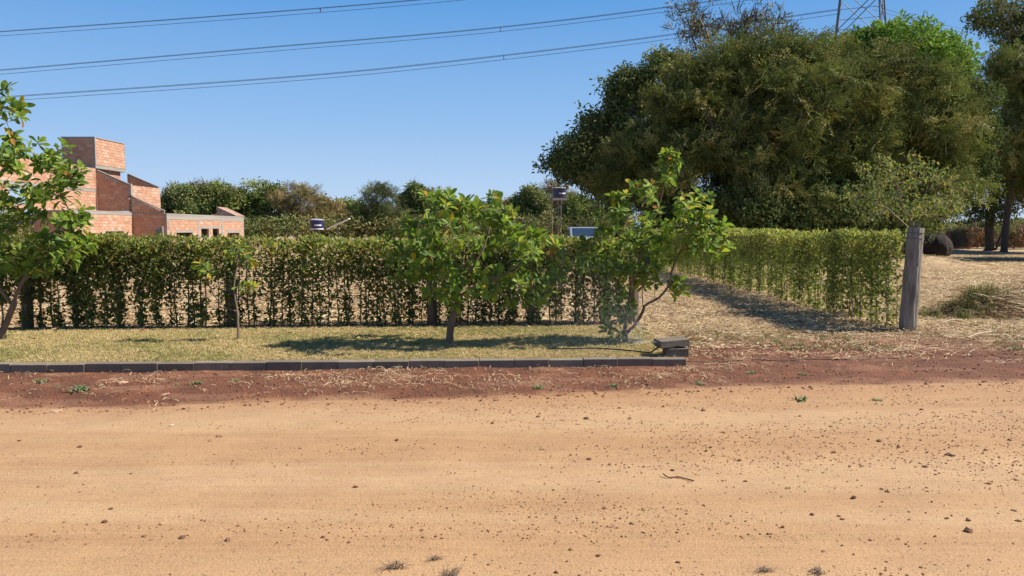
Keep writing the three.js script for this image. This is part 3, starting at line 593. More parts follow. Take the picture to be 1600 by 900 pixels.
// clumps: [px, py, rx, ry] in pixels at the distance; the crown is made of many small clumps inside them
function crownTree(name, label, o) {
  const R = rng(o.seed), s = o.depth / F, base = o.base ?? gp(o.px, 357 + 1.5 / s, .1); base.z = -o.depth; base.x = ((o.px - 800) / F) * o.depth; base.y = .1;
  const g = thing(name, label, 'tree', base, o.group), list = [], puffs = [];
  const tot = o.clumps.reduce((a, c) => a + c[2] * c[3], 0);
  for (const [px, py, rx, ry] of o.clumps) {
    const m = Math.max(3, Math.round((o.puffs ?? 40) * rx * ry / tot));
    for (let k = 0; k < m; k++) { const v = rand3(R); v.multiplyScalar(Math.pow(v.length(), -.6)); const c = at(px + v.x * rx * .86, py - v.y * ry * .86, o.depth); c.z += v.z * rx * s * (o.zs ?? .7); puffs.push([c, rr(.6, 1.25, R) * (o.puff ?? 1.2), .66 + .68 * R(), R()]); }
  }
  const per = Math.round(o.n / puffs.length);
  for (const [c, r, tone, hue] of puffs) for (let k = 0; k < per; k++) {
    const v = rand3(R); v.multiplyScalar(Math.pow(v.length(), -.5) * r); const p = c.clone().add(V(v.x * 1.15, v.y * .72, v.z * 1.15)); if (p.y < .5) continue;
    const t = hue < (o.mixShare ?? .25) ? o.cols[1] : o.cols[0], q = R() < .12 ? o.cols[2] : t, w = tone * rr(.75, 1.25, R);
    list.push([p, E(rr(-1.2, 1.2, R), R() * 6.28, rr(-1.2, 1.2, R)), (o.size ?? 1) * rr(.7, 1.3, R), q.map((u) => u * w)]);
  }
  const geos = SPRAY[o.kind];
  geos.forEach((geo, k) => { const sub = list.filter((_, j) => j % geos.length === k).map(([p, e, sc, c]) => [p.clone().sub(base), e, sc, c]); const m = finish(scatter(geo, M.leafFar, sub)); m.name = 'crown'; m.userData.kind = 'stuff'; g.add(m); });
  // limbs
  const tips = puffs.filter((_, k) => k % Math.max(1, Math.round(puffs.length / (o.limbs ?? 26))) === 0).map(([c]) => ({ p: c.clone() })), ys = puffs.map(([c]) => c.y), y0 = Math.max(.8, Math.min(...ys)), mean = puffs.reduce((a, [c]) => a.add(c), V(0, 0, 0)).multiplyScalar(1 / puffs.length);
  const tr = grow(o.trunks ? o.trunks(base) : [[base.clone(), V(base.x + .1, lerp(.1, mean.y, .35), base.z), V(lerp(base.x, mean.x, .4), lerp(.1, mean.y, .7), base.z), V(lerp(base.x, mean.x, .8), mean.y, base.z)]], tips, R, .3);
  const tm = part(g, 'trunk', wood(tr, o.r0 ?? .28, .03, o.bark ?? [.15, .115, .085]).geo(base), M.bark); void y0; void tm;
  if (o.bareTwigs) { const bl = []; for (let k = 0; k < o.bareTwigs; k++) { const [c, r] = puffs[Math.floor(R() * puffs.length)]; bl.push([c.clone().add(rand3(R).multiplyScalar(r * 1.1)).sub(base), E(rr(-.7, .7, R), R() * 6.28, rr(-.7, .7, R)), rr(.8, 1.5, R), [.20, .15, .10]]); } const m = finish(scatter(SPRAY.twig[0], M.straw, bl)); m.name = 'twigs'; m.userData.kind = 'stuff'; g.add(m); }
  return g;
}
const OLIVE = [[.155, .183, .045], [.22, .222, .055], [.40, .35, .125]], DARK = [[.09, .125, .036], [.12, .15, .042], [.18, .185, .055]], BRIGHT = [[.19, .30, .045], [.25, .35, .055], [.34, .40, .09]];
crownTree('large_tree', 'largest feathery olive tree rising behind the driveway hedge', { seed: 501, px: 1180, depth: 33, kind: 'feather', n: 11000, puffs: 210, puff: .8, size: .92, cols: OLIVE, r0: .38,
  clumps: [[1150, 150, 105, 85], [1085, 205, 95, 75], [1220, 190, 120, 130], [1100, 285, 150, 60], [1230, 320, 130, 35], [1030, 235, 60, 65], [985, 265, 55, 50]] });
crownTree('large_tree', 'second feathery olive tree behind the hedge and under the pylon', { seed: 502, px: 1370, depth: 34, kind: 'feather', n: 11500, puffs: 210, puff: .8, size: .92, cols: OLIVE, r0: .36,
  clumps: [[1330, 145, 115, 85], [1400, 195, 110, 100], [1300, 230, 110, 100], [1390, 300, 120, 50], [1290, 315, 90, 40], [1470, 200, 55, 70]] });
crownTree('large_tree', 'bright green dense crown topping the trees just below the pylon', { seed: 503, px: 1400, depth: 38, kind: 'broad', n: 3600, puffs: 60, puff: 1.15, cols: BRIGHT, r0: .35,
  clumps: [[1388, 97, 92, 42], [1440, 128, 58, 46], [1330, 104, 58, 30], [1480, 162, 28, 36]] });
crownTree('large_tree', 'dark drooping leaved tree at the open side of the big grove', { seed: 504, px: 960, depth: 36, kind: 'droop', n: 2700, puffs: 190, puff: .52, cols: [[.13, .165, .045], [.18, .195, .055], [.25, .23, .08]], r0: .22,
  clumps: [[940, 240, 62, 58], [1000, 190, 60, 55], [945, 195, 32, 36], [985, 290, 65, 40], [888, 258, 30, 26], [1035, 130, 40, 55], [985, 140, 34, 34], [870, 250, 20, 14]] });
crownTree('large_tree', 'dark green tree at the shaded end of the grove before the slim trunks', { seed: 505, px: 1419, depth: 36, kind: 'droop', n: 3300, puffs: 60, puff: 1.0, cols: DARK, r0: .24,
  clumps: [[1482, 210, 50, 70], [1500, 262, 36, 36], [1445, 280, 55, 50], [1512, 172, 18, 40]] });
crownTree('large_tree', 'airy half bare tree top standing above the feathery olive crown', { seed: 506, px: 1140, depth: 40, kind: 'droop', n: 360, puffs: 80, puff: .8, size: .75, cols: [[.15, .155, .06], [.2, .18, .08], [.26, .22, .11]], r0: .16, bareTwigs: 110, limbs: 60,
  clumps: [[1110, 70, 75, 42], [1185, 55, 60, 38], [1080, 30, 30, 25]] });
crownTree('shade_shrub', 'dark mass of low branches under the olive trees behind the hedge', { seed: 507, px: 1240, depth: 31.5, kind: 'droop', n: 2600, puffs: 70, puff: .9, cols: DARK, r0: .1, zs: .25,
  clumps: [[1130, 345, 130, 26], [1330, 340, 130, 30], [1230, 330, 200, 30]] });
crownTree('roadside_tree', 'tall airy tree with slim forked stems at the edge of the field', { seed: 511, px: 1546, depth: 50, kind: 'droop', n: 3000, puffs: 75, puff: 1.25, size: 1.25, cols: [[.13, .16, .05], [.17, .18, .06], [.23, .21, .09]], r0: .34, bareTwigs: 120,
  clumps: [[1598, 55, 42, 62], [1612, 160, 52, 70], [1570, 240, 32, 52], [1556, 35, 14, 26], [1600, 262, 55, 42], [1543, 318, 26, 18], [1640, 120, 60, 110]],
  trunks: (b) => [[b.clone(), V(b.x - .1, 2, b.z), V(b.x + .2, 5, b.z), V(b.x + .6, 10, b.z)], [V(b.x + .2, .2, b.z + .3), V(b.x + .8, 2, b.z + .2), V(b.x + 1.1, 5, b.z)], [V(b.x - .35, .2, b.z + .2), V(b.x - .5, 2, b.z + .3), V(b.x - .8, 4.5, b.z)]] });
crownTree('roadside_tree', 'single straight trunked tree right beside the forked airy tree', { seed: 512, px: 1568, depth: 47, kind: 'feather', n: 2200, puffs: 40, puff: 1.3, cols: OLIVE, r0: .2,
  clumps: [[1602, 118, 36, 42], [1608, 215, 46, 52], [1612, 285, 42, 24]] });

crownTree('roadside_tree', 'leafy tree at the field edge whose crown leaves the frame and shades the slim trunks', { seed: 513, px: 1770, depth: 36, kind: 'droop', n: 2200, puffs: 60, puff: 1.1, size: 1.1, cols: DARK, r0: .26,
  clumps: [[1765, 235, 85, 50], [1745, 150, 80, 55], [1800, 170, 70, 70]] });
crownTree('roadside_tree', 'farther leafy tree just past the frame edge shading the ground round the slim trunks', { seed: 514, px: 1745, depth: 45, kind: 'droop', n: 2200, puffs: 60, puff: 1.2, size: 1.2, cols: DARK, r0: .26,
  clumps: [[1745, 250, 85, 45], [1730, 190, 80, 50], [1790, 200, 70, 60]] });

// far trees across the field
{
  const BROWN = [[.27, .22, .085], [.32, .24, .10], [.38, .26, .14]], GR = [[.2, .25, .062], [.25, .285, .072], [.32, .30, .1]], DK = [[.155, .195, .06], [.2, .22, .07], [.26, .25, .09]], LIME = [[.24, .33, .06], [.28, .34, .07], [.33, .34, .1]], RUST = [[.32, .21, .11], [.25, .20, .08], [.4, .25, .16]];
  const UPW = 8; const far = [
    ['low dark green far tree next to the brick tower', 275, 300, 42, 55, 82, DK], ['rust tinged far tree behind the low brick wing', 312, 298, 32, 50, 88, RUST], ['tall green far tree with bare twigs on top, above the low brick wing', 350, 290, 46, 60, 84, GR],
    ['broad green far tree just right of the brick wing', 415, 292, 42, 62, 86, GR], ['brownish far tree behind the short blue water tank', 470, 300, 48, 58, 83, BROWN], ['pale olive far tree above the tilted panel', 512, 318, 34, 48, 87, BROWN],
    ['lime green low far tree right of the tilted panel', 543, 322, 26, 40, 90, LIME], ['dark green far tree with a high dome behind the round young tree', 592, 298, 38, 62, 78, DK], ['small round dark far tree topping the middle gap', 650, 296, 24, 40, 92, DK],
    ['thin feathery far tree next to the small round one', 692, 306, 22, 40, 95, GR], ['olive far tree half hidden by the round young tree', 735, 322, 48, 42, 90, GR], ['dry olive far tree left of the raised water tank', 790, 326, 40, 42, 85, BROWN],
    ['dark far tree with a pointed top left of the raised water tank', 828, 303, 27, 55, 84, DK], ['pale dry far tree behind the raised water tank', 866, 298, 36, 48, 95, BROWN], ['olive far tree between raised tank and grove', 912, 318, 42, 48, 80, GR]];
  far.forEach(([label, px, top, rx, ry, depth, cols], k) => crownTree('far_tree', label, { seed: 600 + k, px, depth, kind: k % 3 === 1 ? 'feather' : 'broad', n: 950, puffs: 30, puff: 1.0, size: 1.1, limbs: 12, cols, r0: .2, bareTwigs: /bare|dry|rust/.test(label) ? 120 : 40, group: null,
    clumps: [[px, top - UPW + ry * .45, rx * .8, ry * .48], [px - rx * .45, top - UPW + ry * .8, rx * .6, ry * .42], [px + rx * .45, top - UPW + ry * .75, rx * .6, ry * .42]] }));
  const R = rng(650), list = [];
  for (let k = 0; k < 5200; k++) {
    const right = k % 4 === 0, px = right ? rr(1400, 1720, R) : rr(-260, 985, R), depth = right ? rr(105, 130, R) : rr(74, 100, R), top = 330 + 22 * (1 - fbm(px * .035, 2, 3, 7)) - (right ? -8 : 0), p = at(px, lerp(364, top, R()), depth);
    const c = mix3([.11, .145, .045], [.27, .235, .085], fbm(px * .05, depth * .1, 3, 9) * 1.3 - .1), w = rr(.7, 1.3, R);
    list.push([p, E(rr(-1, 1, R), R() * 6.28, 0), rr(1.2, 2, R), c.map((u) => u * w * 1.15)]);
  }
  stuff('far_thicket', 'low thicket of scrub closing the far side of the field', 'thicket', scatter(SPRAY.broad[0], M.leafFar, list));
  // rust coloured dry bushes
  const bush = (label, px, py, w, h, depth, cols) => { const base = gp(px, py, .1); base.z = -depth; base.x = (px - 800) / F * depth; base.y = .1; const g = thing('dry_bush', label, 'bush', base), l = [];
    for (let k = 0; k < 420; k++) { const v = rand3(R); l.push([V(v.x * w, Math.abs(v.y) * h, v.z * w), E(rr(-.6, .6, R), R() * 6.28, rr(-.6, .6, R)), rr(.5, 1, R), cols.map((u) => u * rr(.6, 1.4, R))]); }
    const m = finish(scatter(SPRAY.twig[0], M.straw, l)); m.name = 'twigs'; m.userData.kind = 'stuff'; g.add(m); };
  bush('rust brown dry bush behind the dark soil mound', 1492, 384, 1.0, 1.15, 52, [.36, .25, .15]); bush('rust brown dry bush left of the slim forked trunks', 1522, 380, 1.2, 1.2, 56, [.38, .235, .12]); bush('wide rust brown dry bush right of the straight trunk', 1590, 382, 1.5, 1.3, 54, [.36, .22, .12]);
  for (const [px, h, l] of [[1513, 2.1, 'grey fence post left of the forked trunks across the field'], [1521, 3.0, 'taller pale pole next to the far grey fence post'], [1538, 1.8, 'short far fence post just left of the forked trunks'], [1590, 1.9, 'far fence post behind the wide dry bush']]) {
    const x = (px - 800) / F * 62, g = thing('field_post', l, 'post', V(x, .1, -62)), mb = new MB(); mb.tube([V(0, -.1, 0), V(.02, h * .5, 0), V(0, h, 0)], [.08, .075, .07], 8, [.33, .30, .27]); part(g, 'shaft', mb.geo(), M.bark);
  }
  const mound = new THREE.IcosahedronGeometry(1, 4), p = mound.attributes.position;
  for (let k = 0; k < p.count; k++) { const v = V(p.getX(k), p.getY(k), p.getZ(k)), s = 1 + .35 * (fbm(v.x * 2 + 5, v.z * 2 + v.y * 1.7, 4, 3) - .5); p.setXYZ(k, v.x * s, v.y * s, v.z * s); }
  mound.computeVertexNormals(); mound.scale(.72, .78, .7);
  solo('soil_mound', 'dark brown rounded soil mound beside the straw bank', 'mound', mound, std({ color: new THREE.Color().setRGB(.045, .028, .02), map: soilTex, bumpMap: soilBump, bumpScale: .08 }), V((1463 - 800) / F * 40, .55, -40));
}

// ───────────────────────── brick house under construction ─────────────────────────
{
  const D = 52, origin = V(-27, .1, -D), g = thing('brick_house', 'unfinished house of bare orange bricks with a square tower and sloped walls', 'house', origin);
  const X1 = -29.0, X2 = -26.62, X3 = -24.2, hy = (py, d = D) => EYE + (357 - py) / F * d, R = rng(701);
  const mortar = std({ color: new THREE.Color().setRGB(.55, .42, .33), map: concTex }), conc = std({ color: new THREE.Color().setRGB(.40, .365, .33), map: concTex, bumpMap: concTex, bumpScale: .01 }), brickMat = std({ vertexColors: true, roughness: .9 });
  // a wall: polygon in (u, y), holes, laid in plane x = c facing +x ('x') or plane z = c facing +z ('z'); bricks stand 12 mm proud of the mortar
  function wall(axis, c, poly, holes = [], thick = .16, tint = 0, single = false) {
    const sh = new THREE.Shape(poly.map(([u, y]) => new THREE.Vector2(u, y)));
    for (const [a, b, e, f] of holes) sh.holes.push(new THREE.Path([new THREE.Vector2(a, e), new THREE.Vector2(b, e), new THREE.Vector2(b, f), new THREE.Vector2(a, f)]));
    const slab = new THREE.ExtrudeGeometry(sh, { depth: thick, bevelEnabled: false });
    const place = (geo) => { if (axis === 'z') geo.translate(0, 0, c - thick); else { geo.translate(0, 0, -thick); geo.applyMatrix4(new THREE.Matrix4().set(0, 0, 1, c, 0, 1, 0, 0, -1, 0, 0, 0, 0, 0, 0, 1)); } geo.translate(-origin.x, -origin.y, -origin.z); return geo; };
    const w = part(g, 'wall', place(slab), mortar);
    const us = poly.map((q) => q[0]), ys = poly.map((q) => q[1]), u0 = Math.min(...us), u1 = Math.max(...us), y0 = Math.min(...ys), y1 = Math.max(...ys), mb = new MB(), ch = .2, bl = .4;
    const inside = (u, y) => { let k = false; for (let i = 0, j = poly.length - 1; i < poly.length; j = i++) { const [a, b] = poly[i], [e, f] = poly[j]; if ((b > y) !== (f > y) && u < (e - a) * (y - b) / (f - b) + a) k = !k; } return k && !holes.some(([a, b, e, f]) => u > a - .02 && u < b + .02 && y > e - .02 && y < f + .02); };
    for (let r = 0, y = y0; y < y1; y += ch, r++) for (let u = u0 - (r % 2 ? bl / 2 : 0); u < u1; u += bl) {
      const a = Math.max(u, u0) + .012, b = Math.min(u + bl, u1) - .012, t = Math.min(y + ch, y1) - .012; if (b - a < .06) continue;
      if (![[a, y + .02], [b, y + .02], [a, t], [b, t]].every(([p, q]) => inside(p, q))) continue;
      const k = R(), col = k < .10 + tint * .5 ? mix3([.53, .33, .225], [.55, .36, .255], R()) : k < .8 ? mix3([.46, .24, .148], [.52, .295, .188], R()) : mix3([.42, .205, .128], [.46, .235, .145], R());
      if (single) {                                                // each brick a piece of its own
        const m = part(w, 'brick', unitBrick, brickTones[k < .10 + tint * .5 ? Math.floor(R() * 2) : k < .8 ? 2 + Math.floor(R() * 3) : 5]);
        m.scale.set(axis === 'x' ? .04 : b - a, t - y - .012, axis === 'x' ? b - a : .04); const off = -.008 + rr(0, .006, R);
        if (axis === 'x') m.position.set(c + off - origin.x, (y + .012 + t) / 2 - origin.y, -(a + b) / 2 - origin.z); else m.position.set((a + b) / 2 - origin.x, (y + .012 + t) / 2 - origin.y, c + off - origin.z);
        continue;
      }
      mb.box((a + b) / 2, (y + .012 + t) / 2, thick - .008 + rr(0, .006, R), b - a, t - y - .012, .04, col);
    }
    if (single) return w;
    const bg = place(mb.geo()); const bw = part(w, 'brickwork', bg, brickMat, 'stuff'); void bw; return w;
  }
  const unitBrick = new THREE.BoxGeometry(1, 1, 1), brickTones = [[.53, .33, .225], [.55, .36, .255], [.47, .245, .15], [.49, .27, .17], [.51, .29, .185], [.44, .22, .138]].map((c) => std({ color: new THREE.Color().setRGB(...c), roughness: .9 }));
  const beam = (name, x0, x1, y0, y1, z0, z1) => part(g, name, new RoundedBoxGeometry(x1 - x0, y1 - y0, z1 - z0, 1, .01).translate((x0 + x1) / 2 - origin.x, (y0 + y1) / 2 - origin.y, (z0 + z1) / 2 - origin.z), conc);
  const zFar = (px, X) => -X * F * 1.008 / (800 - px);                    // distance where the plane x = X meets a pixel column
  const yT = hy(218), yTb = hy(264), zt2 = zFar(197, X1);
  // tower: front, right side, back, left side, floor slab, corner columns, coping
  wall('z', -D, [[X1 - 2.15, yTb + .245], [X1 - .16, yTb + .245], [X1 - .16, yT], [X1 - 2.15, yT]], [], .16, 0, true);
  wall('x', X1, [[D, yTb + .25], [zt2, yTb + .25], [zt2, yT], [D, yT]], [], .16, .3, true);
  wall('z', -zt2 + .16, [[X1 - 2.15, yTb], [X1 - .16, yTb], [X1 - .16, yT], [X1 - 2.15, yT]]);
  wall('x', X1 - 2.15, [[D, yTb], [zt2, yTb], [zt2, yT], [D, yT]]);
  wall('x', X1 - .3, [[D + .2, hy(330)], [zt2 - .2, hy(330)], [zt2 - .2, yTb - .004], [D + .2, yTb - .004]]);
  beam('slab', X1 - 2.3, X1 + .012, yTb, yTb + .24, -zt2, -D + .014);
  beam('column', X1 - .1, X1 + .03, yTb + .24, yT + .02, -D - .12, -D + .03); beam('column', X1 - .12, X1 + .025, yTb + .24, yT + .02, -zt2 - .02, -zt2 + .1);
  beam('coping', X1 - 2.32, X1 + .035, yT + .021, yT + .1, -D - .14, -D + .035); beam('coping', X1 - .14, X1 + .035, yT + .021, yT + .09, -zt2, -D - .145);
  // upper storey wall running towards the road, with a ring beam
  const zn = 38, yU = yTb - .02;
  wall('x', X1 - .02, [[zn, 2.72], [D, 2.72], [D, hy(301)], [zn, hy(301)]], [[43, 44.6, 3.1, 4.0]], .16, .08); beam('beam', X1 - .19, X1 - .005, hy(301) + .002, hy(296), -D - .0, -zn);
  wall('x', X1 - .02, [[zn, hy(296) + .004], [D, hy(296) + .004], [D, yU], [zn, yU]], [], .16, .08);
  wall('z', -zn, [[X1 - 6, .1], [X1 - .2, .1], [X1 - .2, yU], [X1 - 6, yU]]);
  // sloped wall facing the road
  wall('z', -D - .01, [[X1, hy(330)], [X2 - .16, hy(330)], [X2 - .16, hy(290)], [X1, hy(268)]]);
  wall('x', X2, [[D + .2, hy(332)], [56.3, hy(332)], [56.3, hy(290)], [D + .2, hy(290)]], [], .16, .25, true);
  beam('pillar', X2 - .17, X2 + .03, hy(306), hy(288), -D - .2, -D + .03);
  wall('z', -56.3, [[X1, hy(330)], [X2 - .17, hy(330)], [X2 - .17, hy(290) + .05], [X1 - .05, hy(290) + 1.05]]);
  const slope = (xa, ya, xb, yb, z, w = .22) => { const L = Math.hypot(xb - xa, yb - ya), q = new THREE.BoxGeometry(L, .07, w); q.rotateZ(Math.atan2(yb - ya, xb - xa)); part(g, 'coping', q.translate((xa + xb) / 2 - origin.x, (ya + yb) / 2 + .045 - origin.y, z - origin.z), conc); };
  slope(X1 + .05, hy(268), X2 - .1, hy(290), -D - .09); slope(X1, hy(290) + 1.04, X2 - .1, hy(290) + .05, -56.38); 
  // ground floor wing running towards the road, lit side, then the sloped lower wall
  wall('x', X2 + .02, [[45, .1], [D, .1], [D, 2.5], [45, 2.5]], [[48.5, 50.8, .3, hy(361)]], .16, .3); beam('beam', X2 - .14, X2 + .04, 2.504, 2.74, -D, -45); beam('slab', X1, X2 - .145, 2.52, 2.715, -D + .0, -45);
  wall('z', -45, [[X1, .1], [X2 - .15, .1], [X2 - .15, 2.5], [X1, 2.5]]);
  wall('z', -D - .02, [[X2 + .03, .1], [X3 - .17, .1], [X3 - .17, hy(334)], [X2 + .03, hy(334)]]);
  wall('z', -D - .02, [[X2 + .03, hy(331.5)], [X3 - .3, hy(331.5)], [X2 + .03, hy(309)]]);
  beam('beam', X2 + .03, X3 - .17, hy(334) + .003, hy(331.5) - .003, -D - .18, -D - .012); slope(X2 + .05, hy(308.5), X3 - .15, hy(331), -D - .1);
  // long low wing
  const zl = zFar(379, X3), zz = (px) => zFar(px, X3), lt = hy(343), lb = hy(333.5);
  wall('x', X3, [[D + .02, .1], [zl, .1], [zl, lt], [D + .02, lt]], [[zz(273), zz(298), .7, hy(363.5, 56)], [zz(312), zz(324), .9, hy(357.5, 58)], [zz(330), zz(340), .9, hy(357.5, 59)], [zz(353), zz(372), .7, hy(364, 63)]], .16, .04);
  beam('beam', X3 - .17, X3 + .02, lt + .003, lb, -zl, -D);
  for (const px of [262, 307, 345, 378]) beam('column', X3 - .15, X3 + .024, .1, lt, -zz(px) - .14, -zz(px) + .14);
  for (const [a, b, y] of [[270, 301, 363.5], [309, 343, 357.5], [350, 375, 364]]) beam('lintel', X3 - .15, X3 + .018, hy(y, 58) + .02, hy(y, 58) + .2, -zz(b), -zz(a));
  beam('slab', X1 - 6, X3 - .2, lt - .3, lt - .1, -zl, -D - .2); wall('z', -zl + .2, [[X1 - 6, .1], [X3 - .2, .1], [X3 - .2, lt - .32], [X1 - 6, lt - .32]]);  // unseen roof slab, added to darken the rooms behind the window openings
  // small sloped roof end
  const rz = 66.4, rx = (px) => (px - 800) / F * rz;
  wall('z', -rz, [[rx(341), lt], [rx(371), lt], [rx(371), hy(339, rz)], [rx(341), hy(325, rz)]]); 
  { const q = new THREE.BoxGeometry(1.85, .1, 2.2); q.rotateZ(-Math.atan2(hy(325, rz) - hy(339, rz), rx(371) - rx(341))); part(g, 'roof', q.translate((rx(341) + rx(371)) / 2 - origin.x, (hy(325, rz) + hy(339, rz)) / 2 + .06 - origin.y, -rz - 1 - origin.z), std({ color: new THREE.Color().setRGB(.5, .32, .24), map: concTex })); }
  for (const [px, l] of [[246, 'shortest'], [250.5, 'middle'], [255, 'tallest']]) { const h = l === 'shortest' ? 1.5 : l === 'middle' ? 1.54 : 1.58, d = 26; const s = thing('concrete_stake', `${l} of three pale concrete stakes before the brick house`, 'stake', V((px - 800) / F * d, .1, -d)); part(s, 'shaft', new RoundedBoxGeometry(.075, h, .075, 1, .01).translate(0, h / 2, 0), conc); }
}

// ───────────────────────── water tanks, panel, car ─────────────────────────
{
  const blue = std({ color: new THREE.Color().setRGB(.008, .018, .085), roughness: .4 }), white = std({ color: new THREE.Color().setRGB(.72, .72, .72), roughness: .5 }), lid = std({ color: new THREE.Color().setRGB(.36, .36, .38), roughness: .6 }), dark = std({ color: new THREE.Color().setRGB(.06, .05, .045) });
  function tank(name, label, px, yTop, yBot, w, depth) {
    const s = depth / F, bot = EYE + (357 - yBot) * s, h = (yBot - yTop) * s * .94, r = w * s / 2, g = thing(name, label, 'water tank', V((px - 800) * s, .1, -depth)), y = bot - .1;
    part(g, 'tank_body', new THREE.LatheGeometry([[0, 0], [r * .86, 0], [r * .9, .04], [r * .95, h * .5], [r, h * .92], [r * 1.03, h]].map(([a, b]) => new THREE.Vector2(a, b)), 32).translate(0, y, 0), blue);
    part(g, 'lid', new THREE.LatheGeometry([[r * 1.05, h - .02], [r * 1.05, h + .02], [r * .7, h + .07], [r * .3, h + .1], [0, h + .1]].map(([a, b]) => new THREE.Vector2(a, b)), 32).translate(0, y, 0), lid);
    part(g, 'print_band', new THREE.CylinderGeometry(r * .953, r * .94, h * .16, 20, 1, true, -.1, 1.1).translate(0, y + h * .38, 0), white);
    if (depth < 62) part(g, 'base_ring', new THREE.CylinderGeometry(r * .95, r * .95, h * .12, 28).translate(0, y + h * .02 - h * .08, 0), white);
    return { g, y, r, h };
  }
  let t = tank('water_tank', 'short blue water tank with pale lid on a dark pedestal above the hedge', 496, 343, 357, 22, 60);
  part(t.g, 'pedestal', new THREE.CylinderGeometry(t.r * .3, t.r * .34, t.y, 12).translate(-.08, t.y / 2 - .06, 0), dark);
  t = tank('water_tank', 'blue water tank raised high on a slender mast before the far trees', 874, 294, 308, 21, 64);
  part(t.g, 'platform', new THREE.BoxGeometry(t.r * 2.1, .14, t.r * 2.1).translate(0, t.y - .2, 0), lid);
  const mb = new MB(); for (const [a, b] of [[-.14, -.14], [.14, -.14], [-.14, .14], [.14, .14]]) mb.tube([V(a, 0, b), V(a * .85, t.y - .27, b * .85)], [.028, .025], 6, [.2, .18, .16]);
  for (let y = .6; y < t.y - .3; y += .75) { mb.box(0, y, .14 * (1 - .15 * y / t.y), .25, .02, .02, [.2, .18, .16]); mb.box(0, y, -.14 * (1 - .15 * y / t.y), .25, .02, .02, [.2, .18, .16]); }
  part(t.g, 'mast', mb.geo(), M.paint);
  const mp = new MB(); mp.tube([V(-t.r - .05, 0, .1), V(-t.r - .05, t.y + t.h + .3, .1)], [.03, .03], 6, [.25, .2, .17]); part(t.g, 'pipe', mp.geo(), M.paint);
  // tilted panel
  const d = 60, s = d / F, pg = thing('tilted_panel', 'long white panel tilted on a thin post right of the short tank', 'panel', V((529 - 800) * s, .1, -d)), yc = EYE + 7 * s - .1;
  const pb = new THREE.BoxGeometry(2.05, .06, .7); pb.rotateZ(Math.atan2(16, 35)); part(pg, 'panel', pb.translate(.02, yc, 0), white); part(pg, 'post', new THREE.CylinderGeometry(.04, .04, yc, 8).translate(.03, yc / 2 - .03, 0), dark);
  // parked car seen over the hedge
  const cd = 44, car = thing('parked_car', 'white parked car with blue tinted windscreen behind the hedge', 'car', V((911 - 800) / F * cd, .1, -cd));
  const body = std({ color: new THREE.Color().setRGB(.36, .40, .46), roughness: .25, metalness: .1 }), glass = std({ color: new THREE.Color().setRGB(.03, .055, .10), roughness: .08 }), rub = std({ color: new THREE.Color().setRGB(.02, .02, .02) });
  const shp = new THREE.Shape([[-2.1, .3], [2.1, .3], [2.12, .75], [1.95, .88], [1.05, .98], [.35, 1.5], [-1.0, 1.52], [-1.75, 1.05], [-2.08, .98]].map(([a, b]) => new THREE.Vector2(a, b)));
  const bgm = new THREE.ExtrudeGeometry(shp, { depth: 1.56, bevelEnabled: true, bevelSize: .06, bevelThickness: .07, bevelSegments: 3 }); bgm.translate(0, 0, -.78); bgm.rotateY(-Math.PI / 2); part(car, 'body', bgm, body);
  const ws = new THREE.BoxGeometry(1.4, .02, .8); ws.rotateX(Math.atan2(.52, .7)); part(car, 'windscreen', ws.translate(0, 1.285, .755), glass);
  for (const sx of [-1, 1]) { part(car, 'side_window', new THREE.BoxGeometry(.02, .34, 1.5).translate(sx * .855, 1.24, -.35), glass); part(car, 'headlight', new THREE.SphereGeometry(.12, 12, 8).scale(1.2, .7, .5).translate(sx * .62, .75, 2.12), white); part(car, 'mirror', new THREE.SphereGeometry(.1, 10, 8).scale(1, .75, .6).translate(sx * .98, 1.02, .55), body);
    for (const sz of [-1.3, 1.3]) { const w = new THREE.CylinderGeometry(.31, .31, .2, 20); w.rotateZ(Math.PI / 2); part(car, 'wheel', w.translate(sx * .76, .31, sz), rub); } }
}

